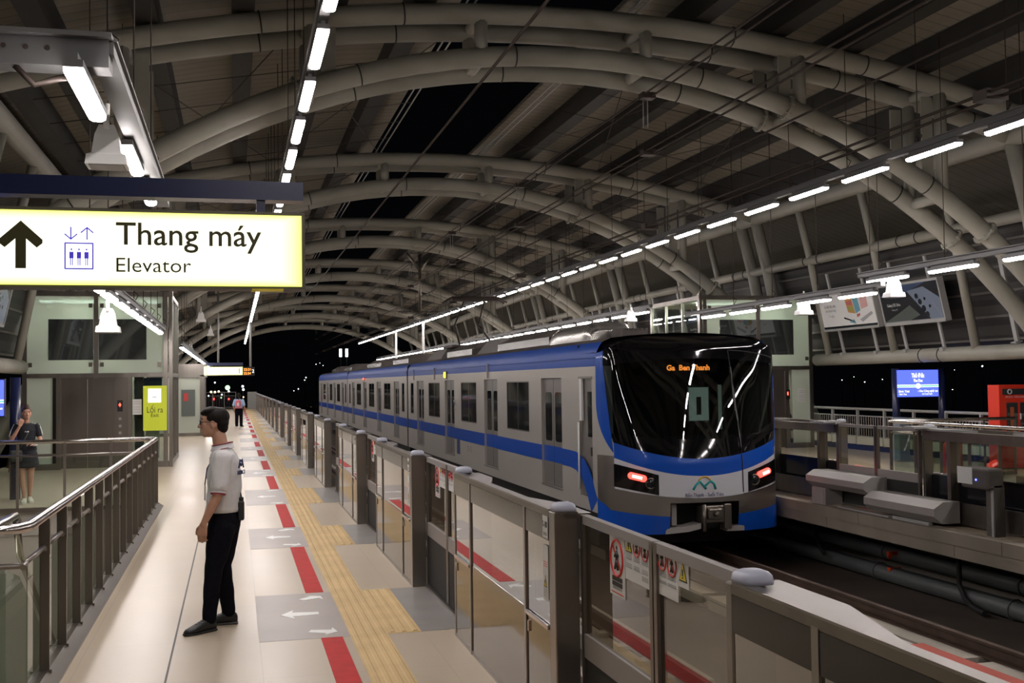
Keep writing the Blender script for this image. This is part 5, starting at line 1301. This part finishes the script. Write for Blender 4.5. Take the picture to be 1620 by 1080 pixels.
names = {'redlantern':'red','warm':'warm yellow','coolpt':'white','greenpt':'green'}
cnt = {}
for px, py, mk, r in town:
    p = at(px, py, 210. if px < 1000 else 150.); zone = 'beyond the left platform end' if px < 420 else ('in the dark left of the train' if px < 1000 else 'in the dark behind the right platform fence')
    key = (mk, zone); cnt[key] = cnt.get(key,0)+1
    s_ = MB(); s_.sphere((0,0,0),r*.5,8,6); o = s_.build('street_light', M[mk]); o.location = p; q_ = MB(); q_.tube((0,0,-r*.45),(0,0,-8.8-p.z),.06,5); q_.build('lamp_pole', M['darkfar'], o)
    tag(o, '%s %s street light from the left, %s' % (ordinal(cnt[key]), names[mk], zone), 'street light', 'distant lights')
for px, py, w_, h_, mk in ((297,572,1.2,.25,'coolpt'),(337,619,1.6,.4,'warm')): pass
for x, y, z in ((18.5,101,3.4),):
    p = at(539,558,101.); 
    for k in range(2):
        s_ = MB(); s_.box((p.x-.12+k*.55,p.y,p.z-.35),(p.x+.10+k*.55,p.y+.1,p.z+.35)); tag(s_.build('flood_lamp', M['coolpt']), 'small white lamp in the dark above the train end, %s of two' % ('left','right')[k], 'lamp'); q_ = MB(); q_.tube((p.x-.01+k*.55,p.y+.05,p.z-.34),(p.x-.01+k*.55,p.y+.05,-1.2),.04,5); q_.build('lamp_pole', M['darkfar'], bpy.data.objects['flood_lamp' if k == 0 else 'flood_lamp.001'])
# ================================================================== people
def remesh(mb, name, mats, parent, T, vox=.006, smooth=4, post=None, hint=None):
    """fuse overlapping forms into ONE continuous surface"""
    me = bpy.data.meshes.new(name); me.from_pydata(mb.v, [], mb.f); o = bpy.data.objects.new(name, me); COL.objects.link(o)
    bm = bmesh.new(); bm.from_mesh(me); bmesh.ops.remove_doubles(bm, verts=bm.verts, dist=1e-6); bmesh.ops.recalc_face_normals(bm, faces=bm.faces); bm.to_mesh(me); bm.free()
    r = o.modifiers.new('r','REMESH'); r.mode = 'VOXEL'; r.voxel_size = vox; r.use_smooth_shade = True
    if smooth: s_ = o.modifiers.new('s','SMOOTH'); s_.iterations = smooth; s_.factor = .5
    dg = bpy.context.evaluated_depsgraph_get(); dg.update(); m2 = bpy.data.meshes.new_from_object(o.evaluated_get(dg)); m2.name = name
    bpy.data.objects.remove(o); bpy.data.meshes.remove(me)
    for v in m2.vertices:
        p = v.co
        if post: p = post(p.copy())
        v.co = p
    if not isinstance(mats,(list,tuple)): mats = [mats]
    m2.materials.clear()
    for m_ in mats: m2.materials.append(m_)
    for p in m2.polygons: p.use_smooth = True
    if hint:
        for p in m2.polygons: p.material_index = hint(p.center)
    m2.transform(T) if T is not None else None
    o = bpy.data.objects.new(name, m2); COL.objects.link(o); o.parent = parent; return o
def ering(c, rx, ry, n=20, tilt=0., sq=1.):
    """horizontal oval ring around c, rx forward, ry sideways"""
    out = []
    for i in range(n):
        a = 2*PI*i/n; ca, sa = math.cos(a), math.sin(a); x = math.copysign(abs(ca)**sq,ca)*rx; y = math.copysign(abs(sa)**sq,sa)*ry
        out.append((c[0]+x, c[1]+y, c[2]+x*tilt))
    return out
def hand(mb, wrist, d, palm_n, side, L_=.17, curl=.35):
    """palm, four bent fingers and a thumb; d: pointing direction, palm_n: palm normal, side: thumb side"""
    d = V(d).normalized(); pn = V(palm_n); pn = (pn-d*pn.dot(d)).normalized(); sd = d.cross(pn)*side
    w0 = V(wrist); pl = L_*.50
    for k in range(5):
        off = sd*(.030-.015*k); mb.cone(w0+off*.6+d*.005, w0+d*pl+off*1.05, .0135, .0115, 8)
    for k, ln in enumerate((.40,.46,.43,.34)):
        b0 = w0+d*pl+sd*(.030-.0195*k); f_ = L_*ln; c1 = curl*(1+.15*k)
        d1 = (d*math.cos(c1*.7)+pn*math.sin(c1*.7)); d2 = (d*math.cos(c1*1.6)+pn*math.sin(c1*1.6)); d3 = (d*math.cos(c1*2.5)+pn*math.sin(c1*2.5))
        p1 = b0+d1*f_*.45; p2 = p1+d2*f_*.32; p3 = p2+d3*f_*.23; mb.chain([b0,p1,p2,p3],[.0098,.0090,.0082,.0070],8)
    t0 = w0+d*pl*.28+sd*.024; t1 = t0+(d*.55+sd*.65+pn*.35).normalized()*.038; t2 = t1+(d*.85+sd*.30+pn*.35).normalized()*.030; t3 = t2+(d*.95+sd*.05+pn*.3).normalized()*.022
    mb.chain([t0,t1,t2,t3],[.0145,.0115,.0100,.0085],8)
def head(mb, c, f, k=1.):
    """skull, jaw, nose, lips, ears; c = head centre, f = facing yaw (0 = +x)"""
    R = Euler((0,0,f)).to_matrix(); c = V(c)
    P = lambda x,y,z: c+R @ V((x*k,y*k,z*k))
    S = lambda x,y,z,rx,ry,rz,ro=0: mb.sphere(P(x,y,z),(rx*k,ry*k,rz*k),18,12,0,(0,ro,f))
    S(-.012,0,.030,.098,.077,.092); S(.022,0,-.015,.074,.066,.088); S(.038,0,-.062,.050,.047,.042); S(.066,0,-.083,.024,.026,.020)
    S(.074,0,.045,.022,.050,.030); S(.060,.034,-.012,.026,.026,.028); S(.060,-.034,-.012,.026,.026,.028)
    mb.cone(P(.090,0,.022),P(.112,0,-.018),.010*k,.0145*k,10); S(.100,.013,-.022,.012,.010,.010); S(.100,-.013,-.022,.012,.010,.010)
    S(.092,0,-.048,.012,.024,.0075); S(.090,0,-.060,.012,.021,.0075)
    for s_ in (-1,1):
        mb.sphere(P(-.002,s_*.077,-.002),(.020*k,.009*k,.031*k),12,8,0,(0,.2,f+s_*.35)); S(.004,s_*.074,-.026,.010,.008,.012)
        S(.080,s_*.031,.020,.014,.016,.010)

# ---------- the man in the white polo: x forward, y to his left, z up
PM = thing('person', (-.125,9.12,0), 'person in white polo shirt, black trousers and glasses, standing in profile looking left', 'person', None, math.radians(176))
body = MB()
HC = V((.035,0,1.595))
head(body, HC, .0)
body.cone((-.028,0,1.36),(-.004,0,1.50),.060,.055,16); body.cone((-.035,0,1.33),(-.03,0,1.38),.075,.058,16)
body.loft([ering((-.03,0,1.38),.055,.10),ering((-.035,0,1.33),.085,.165),ering((-.035,0,1.2),.095,.165),ering((-.03,0,1.05),.09,.145),ering((-.03,0,.93),.10,.155),ering((-.035,0,.82),.105,.16),ering((-.03,0,.76),.09,.15)])
LS, LE, LW = V((-.040,.180,1.325)), V((-.015,.225,1.065)), V((.095,.215,.840))
RS, RE, RW = V((-.03,-.185,1.335)), V((-.06,-.215,1.065)), V((.00,-.215,.84))
for S_, E_, W_, sd in ((LS,LE,LW,1),(RS,RE,RW,-1)):
    body.chain([S_,S_.lerp(E_,.55),E_,E_.lerp(W_,.35),W_],[.052,.045,.037,.038,.025],14)
hand(body, LW, V((.14,-.02,-.99)), V((-.35,-.9,0)), -1, .18, .42)
hand(body, RW, V((.08,.02,-.99)), V((-.3,.9,0)), 1, .18, .4)
for sg, hp, kn, an in ((1,(-.02,.085,.80),(.03,.10,.47),(.07,.135,.09)),(-1,(-.05,-.085,.80),(-.02,-.11,.47),(-.07,-.11,.09))):
    body.chain([hp,V(hp).lerp(V(kn),.5),kn,V(kn).lerp(V(an),.35),an],[.088,.075,.055,.054,.038],14)
remesh(body, 'body', M['skin'], PM, None, .0052, 3)
# hair: a short cut, fuller on top
hr = MB(); hk = lambda x,y,z,rx,ry,rz,ro=0: hr.sphere(HC+V((x,y,z)),(rx,ry,rz),20,14,0,(0,ro,0))
hk(-.022,0,.052,.102,.086,.082,.1); hk(.030,0,.104,.068,.072,.034,.2); hk(-.055,0,.012,.062,.078,.070); hk(-.072,0,-.025,.040,.064,.050); hk(.075,0,.092,.030,.058,.022,.5)
def hairclip(p):
    q = p-HC
    # keep the face and the ears clear
    if q.x > .052 and q.z < .068: p.x = HC.x+.052-.2*(q.x-.052)*0+0
    return p
def hair_mesh(mb, HC, parent, m_, front=.050, zf=.068, ear=True):
    """cut the hair form away over the face"""
    me = bpy.data.meshes.new('hair')
    cut = MB(); cut.v = mb.v; cut.f = mb.f; cut.m = mb.m; cut.sm = mb.sm
    o = remesh(cut, 'hair', m_, parent, None, .0055, 2)
    bm = bmesh.new(); bm.from_mesh(o.data)
    for v in bm.verts:
        q = v.co-HC
        lim = front+(.0 if q.z > .03 else 0)-(.030 if q.z < .01 else 0)-(.035 if q.z < -.02 else 0)
        if q.z < zf and q.x > lim:             # pull under the skin
            v.co = HC+V((min(q.x,lim), q.y*.55, min(q.z,.04)*.7)) if True else v.co
    bm.to_mesh(o.data); bm.free(); return o
hair_mesh(hr, HC, PM, M['hair'])
# face details: brows, eyes, glasses
fc = MB()
for s_ in (-1,1):
    fc.sphere(HC+V((.0895,s_*.031,.019)),(.006,.011,.005),10,6,0); fc.path([HC+V((.094,s_*.014,.044)),HC+V((.096,s_*.032,.049)),HC+V((.083,s_*.052,.043))],.0032,6,1)
fc.build('eyes', [M['black'],M['hair']], PM)
gl = MB()
for s_ in (-1,1):
    c = HC+V((.104,s_*.033,.016)); gl.path([c+V((-.004*abs(math.cos(a)),.025*math.cos(a)*s_,.019*math.sin(a))) for a in [2*PI*i/20 for i in range(20)]],.0032,6,0,closed=True)
    gl.path([HC+V((.100,s_*.058,.022)),HC+V((.085,s_*.074,.022)),HC+V((.0,s_*.083,.018)),HC+V((-.012,s_*.080,.006))],.003,6,0)
    gl.add([c+V((-.004*abs(math.cos(a)),.024*math.cos(a),.018*math.sin(a))) for a in [2*PI*i/20 for i in range(20)]],[tuple(range(20))],1)
gl.path([HC+V((.105,-.010,.018)),HC+V((.108,0,.022)),HC+V((.105,.010,.018))],.0022,6,0)
gl.build('glasses', [M['black'],M['clear']], PM, None, False)
# polo shirt
sh = MB()
sh.loft([ering((-.030,0,1.415),.058,.062),ering((-.034,0,1.392),.078,.100),ering((-.040,0,1.36),.098,.165),ering((-.045,0,1.30),.118,.190),ering((-.045,0,1.20),.130,.190),ering((-.042,0,1.08),.128,.178),ering((-.042,0,.98),.136,.176),ering((-.040,0,.93),.140,.178),ering((-.035,0,.905),.125,.168)])
for S_, E_, W_ in ((LS,LE,LW),(RS,RE,RW)):
    e = S_.lerp(E_,.78); sh.cone(S_+V((0,-.012*(1 if S_.y > 0 else -1),0)),e,.078,.068,18)
sh.cone((-.13,.02,.97),(-.125,.02,1.2),.045,.06,14)
def shirt_post(p):
    # soft folds
    p.x += .004*math.sin(p.z*38+p.y*20)+.003*math.sin(p.y*45+p.z*17); return p
remesh(sh, 'polo_shirt', M['shirt'], PM, None, .007, 4, shirt_post)
cl = MB(); n = 22
for r0, z0, r1, z1 in ((.066,1.405,.060,1.448),):
    cl.loft([[(-.030+rr*1.12*math.cos(a),rr*1.08*math.sin(a),zz+.014*math.cos(a)*-1) for a in [2*PI*i/n for i in range(n)]] for rr,zz in ((.074,1.392),(.066,1.43),(.070,1.437),(.082,1.395))], cap=False, mat=0)
cl.path([(-.030+.0715*1.12*math.cos(a),.0715*1.08*math.sin(a),1.438-.014*math.cos(a)) for a in [2*PI*i/n for i in range(n)]],.0035,6,1,closed=True)
cl.path([(-.085,.075,1.41),(-.03,.088,1.40),(.03,.080,1.365),(.065,.050,1.33)],.0035,6,1)
for e, w0 in ((LS.lerp(LE,.78),LE-LS),(RS.lerp(RE,.78),RE-RS)):
    cl.tube(e+w0.normalized()*.052,e+w0.normalized()*.064,.058,20,1,.057,False)
    cl.tube(e+w0.normalized()*.040,e+w0.normalized()*.052,.061,20,0,.060,False)
cl.build('collar_and_cuffs', [M['shirt'],M['maroon']], PM)
# print on the back: a small peaked mark over dark letters
pr = MB(); MXb = Matrix.Translation((-.178,.062,1.215)) @ Matrix(((-.32,0,-.95,0),(-.95,0,.32,0),(0,1,0,0),(0,0,0,1)))
add_text(pr,'HURC1',.048,MXb,0,.14,.004); 
for pts in ([(-.045,.035),(-.02,.10),(0,.085)],[(0,.085),(.02,.10),(.045,.035)],[(-.02,.075),(.0,.05),(.02,.075)]): pr.path([MXb @ V((x,y,0)) for x,y in pts],.006,6,0)
pr.build('back_print', M['navyprint'], PM)
ly = MB(); ly.path([(-.06,.08,1.40),(.02,.075,1.36),(.085,.035,1.25),(.105,.01,1.12)],.004,6,0); ly.path([(-.06,-.08,1.40),(.02,-.075,1.36),(.085,-.03,1.25),(.105,.01,1.12)],.004,6,0); ly.bevbox((.100,-.02,1.0),(.108,.04,1.12),.003,1); ly.build('lanyard', [M['navyprint'],M['paper']], PM)
# trousers
tr_ = MB()
tr_.loft([ering((-.038,0,.955),.112,.158),ering((-.040,0,.90),.120,.168),ering((-.045,0,.84),.130,.172),ering((-.040,0,.78),.120,.165),ering((-.035,0,.74),.095,.15)])
for hp, kn, an in (((-.03,.082,.80),(.030,.10,.47),(.065,.130,.10)),((-.055,-.082,.80),(-.02,-.105,.47),(-.065,-.11,.10))):
    h_, k_, a_ = V(hp), V(kn), V(an); tr_.chain([h_,h_.lerp(k_,.5),k_,k_.lerp(a_,.5),a_],[.108,.094,.070,.062,.054],16)
def tr_post(p): 
    p.x += .0035*math.sin(p.z*31+p.y*60)*math.sin(p.z*13+1)*(1 if p.z < .6 else .3); return p
remesh(tr_, 'trousers', M['trousers'], PM, None, .007, 3, tr_post)
b = MB(); b.loft([ering((-.039,0,.925),.121,.170),ering((-.039,0,.955),.119,.168)], cap=False); b.build('belt', M['rubber'], PM)
b = MB(); b.bevbox((-.20,.03,.84),(-.155,.10,.99),.012); b.tube((-.185,.045,.98),(-.155,.03,1.12),.006,6); b.bevbox((-.195,.04,.97),(-.16,.07,1.02),.006); b.build('belt_radio', M['rubber'], PM)
def shoe(parent, ax, ay, ang, m_, m2, k=1., name='shoe', h=.085):
    s_ = MB(); c, n_ = math.cos(ang), math.sin(ang)
    def Rg(x, w_, z0, z1, yo=0): return [(x*k,(yo+w_*math.copysign(abs(math.cos(a))**.7,math.cos(a)))*k,(z0+(z1-z0)*(.5+.5*math.sin(a)))*k) for a in [2*PI*i/16 for i in range(16)]]
    s_.loft([Rg(-.085,.018,.03,.06),Rg(-.075,.032,.012,.085),Rg(-.03,.040,.010,h+.025),Rg(.02,.042,.010,h+.015),Rg(.07,.046,.010,.080),Rg(.12,.050,.010,.060),Rg(.165,.040,.010,.045),Rg(.188,.018,.014,.032)],0)
    s_.loft([Rg(-.088,.022,0,.016),Rg(-.078,.036,0,.024),Rg(-.03,.043,0,.022),Rg(.02,.045,0,.020),Rg(.07,.050,0,.018),Rg(.12,.053,0,.018),Rg(.170,.042,0,.018),Rg(.195,.018,.004,.018)],1)
    if k == 1.:
        for q in range(3): s_.path([(.035+q*.025,-.025,.088-q*.010),(.04+q*.025,0,.094-q*.010),(.035+q*.025,.025,.088-q*.010)],.003,5,1)
    TM = Matrix.Translation((ax,ay,0)) @ Matrix.Rotation(ang,4,'Z'); return s_.build(name, [m_,m2], parent, TM)
shoe(PM, .085, .145, math.radians(38), M['shoe'], M['rubber']); shoe(PM, -.05, -.11, math.radians(4), M['shoe'], M['clad'])

# ---------- the woman behind the railing (faces the camera)
PW = thing('person', (-3.36,19.94,0), 'person in black tee and short black skirt behind the railing, hand at the face', 'person', None, math.radians(-78))
b = MB(); HW = V((.02,0,1.475)); head(b, HW, .15, .93)
b.cone((-.015,0,1.28),(0,0,1.40),.045,.045,14)
b.loft([ering((-.015,0,1.30),.05,.08),ering((-.02,0,1.26),.075,.14),ering((-.015,0,1.14),.095,.135),ering((-.02,0,1.0),.075,.115),ering((-.03,0,.88),.10,.150),ering((-.03,0,.78),.105,.155),ering((-.02,0,.73),.09,.14)])
RS, RE, RW = V((-.02,-.160,1.26)), V((.07,-.235,1.03)), V((.145,-.105,1.275))
LS, LE, LW = V((-.02,.165,1.26)), V((.02,.215,1.02)), V((.17,.10,.975))
for S_, E_, W_ in ((RS,RE,RW),(LS,LE,LW)): b.chain([S_,S_.lerp(E_,.5),E_,E_.lerp(W_,.4),W_],[.045,.040,.033,.032,.022],12)
hand(b, RW, V((-.10,.30,.95)), V((-.9,.2,0)), 1, .155, .5); hand(b, LW, V((.45,-.85,.1)), V((0,0,-1)), 1, .155, .5)
for hp, kn, an in (((-.02,.075,.74),(.03,.065,.44),(-.07,.055,.10)),((-.02,-.075,.74),(.06,-.06,.43),(.10,-.035,.09))):
    h_, k_, a_ = V(hp), V(kn), V(an); b.chain([h_,h_.lerp(k_,.5),k_,k_.lerp(a_,.35),a_],[.080,.066,.047,.047,.030],14)
remesh(b, 'body', M['skin'], PW, None, .0065, 3)
h = MB(); h.sphere(HW+V((-.02,0,.045)),(.095,.080,.082),18,12); h.sphere(HW+V((-.05,0,-.0)),(.065,.075,.075),18,12); h.sphere(HW+V((-.04,0,.125)),(.040,.042,.035),14,10)
hair_mesh(h, HW, PW, M['hairbrown'], .048, .065)
fe = MB()
for s_ in (-1,1): fe.sphere(HW+V((.083,s_*.028+.012,.016)),(.006,.010,.005),8,6); fe.tube(HW+V((.086,s_*.014+.012,.038)),HW+V((.080,s_*.044+.010,.038)),.003,5)
fe.build('eyes', M['black'], PW)
t_ = MB(); t_.loft([ering((-.015,0,1.315),.065,.085),ering((-.02,0,1.28),.085,.14),ering((-.015,0,1.2),.108,.150),ering((-.01,0,1.05),.105,.138),ering((-.02,0,.92),.118,.160),ering((-.02,0,.86),.120,.168)])
for S_, E_ in ((RS,RE),(LS,LE)): t_.cone(S_,S_.lerp(E_,.60),.052,.050,14)
remesh(t_, 'black_tee', M['blacktee'], PW, None, .008, 3)
s_ = MB()
for S_, E_, sg in ((RS,RE,-1),(LS,LE,1)):
    for q in (-.02,0,.02):
        s_.path([(S_.x-.01+q,S_.y-sg*.07,S_.z+.050),(S_.x+q,S_.y+sg*.030,S_.z+.032),(S_.lerp(E_,.3).x+q,S_.lerp(E_,.3).y+sg*.052,S_.lerp(E_,.3).z),(S_.lerp(E_,.68).x+q,S_.lerp(E_,.68).y+sg*.050,S_.lerp(E_,.68).z)],.007,5)
s_.path([(.108,-.03,1.17),(.11,-.015,1.185),(.11,0,1.165),(.11,.015,1.185),(.108,.03,1.17)],.005,5); s_.build('white_stripes', M['white'], PW)
k_ = MB(); k_.loft([ering((-.025,0,.90),.108,.150),ering((-.02,0,.80),.130,.175),ering((-.01,0,.66),.150,.195),ering((-.01,0,.58),.158,.205)]); remesh(k_, 'black_skirt', M['blacktee'], PW, None, .009, 2)
bg = MB(); bg.path([(-.06,.12,1.31),(.085,.03,1.18),(.125,-.06,1.0),(.11,-.13,.86)],.014,6); bg.bevbox((.06,-.26,.68),(.15,-.06,.88),.04); bg.build('shoulder_bag', M['bag'], PW)
wb = MB(); wb.path([LW+V((-.03,.045,0)),LW+V((.02,.0,0))],.036,12); wb.build('white_wristband', M['white'], PW)
shoe(PW, -.05, .055, .1, M['sneaker'], M['white'], .92, 'sneaker'); shoe(PW, .10, -.035, -.15, M['sneaker'], M['white'], .92, 'sneaker')

# ---------- the far person with the pink backpack (seen from behind)
PF = thing('person', (.19,52.2,0), 'person in light blue shirt with pink backpack far down the platform, seen from behind', 'person', None, math.radians(82))
b = MB(); HF = V((.04,0,1.42)); head(b, HF, 0, .93); b.cone((-.01,0,1.22),(.01,0,1.34),.048,.045,12)
b.loft([ering((-.01,0,1.24),.05,.08),ering((-.015,0,1.2),.08,.15),ering((-.01,0,1.05),.10,.14),ering((-.01,0,.85),.10,.14),ering((0,0,.72),.09,.13)])
for sg in (-1,1):
    S_, E_, W_ = V((-.01,sg*.17,1.2)), V((-.04,sg*.24,.96)), V((.04,sg*(.27 if sg < 0 else .2),.76)); b.chain([S_,E_,W_],[.045,.035,.024],10); hand(b, W_, V((.1,0,-.99)), V((0,-sg,0)), sg, .16, .3)
    b.chain([V((0,sg*.08,.75)),V((.0,sg*.09,.43)),V((-.01,sg*.10,.08))],[.085,.055,.035],12)
remesh(b, 'body', M['skin'], PF, None, .009, 2)
h = MB(); h.sphere(HF+V((-.02,0,.035)),(.098,.084,.092),16,10); h.sphere(HF+V((-.06,0,-.03)),(.05,.07,.08),16,10); h.chain([HF+V((-.08,0,.0)),HF+V((-.11,0,-.12)),HF+V((-.10,0,-.22))],[.04,.04,.02],10); hair_mesh(h, HF, PF, M['hair'])
t_ = MB(); t_.loft([ering((-.01,0,1.26),.06,.08),ering((-.015,0,1.22),.09,.15),ering((-.01,0,1.05),.12,.17),ering((0,0,.85),.125,.175)])
for sg in (-1,1): t_.cone((-.01,sg*.17,1.2),(-.035,sg*.225,1.0),.065,.07,12)
remesh(t_, 'blue_shirt', M['bluetee'], PF, None, .01, 3)
t_ = MB(); t_.loft([ering((0,0,.86),.115,.165),ering((0,0,.75),.12,.17),ering((0,0,.70),.10,.15)])
for sg in (-1,1): t_.chain([V((0,sg*.085,.75)),V((.0,sg*.095,.43)),V((-.01,sg*.10,.07))],[.10,.08,.07],14)
remesh(t_, 'trousers', M['trousers'], PF, None, .01, 2)
b = MB(); b.bevbox((-.26,-.10,.90),(-.12,.10,1.22),.05,0); b.bevbox((-.265,-.05,.95),(-.25,.05,1.1),.01,1); b.box((-.13,-.16,.84),(.10,.16,.88),0); b.build('backpack', [M['pinkpack'],M['paper']], PF)
shoe(PF, 0, .10, .1, M['shoe'], M['white'], .95); shoe(PF, 0, -.10, -.5, M['shoe'], M['white'], .95)

# lit signs, displays and far lamps are set relative to the exposure of the photograph
for m_ in bpy.data.materials:
    if m_.use_nodes and m_.name != 'led_diffuser':
        b_ = m_.node_tree.nodes.get('Principled BSDF')
        if b_ and b_.inputs['Emission Strength'].default_value > 0: b_.inputs['Emission Strength'].default_value *= .66
for o in list(COL.objects):
    if o.type == 'MESH' and o.parent is None and 'kind' not in o.keys() and 'label' not in o.keys(): print('UNTAGGED', o.name)
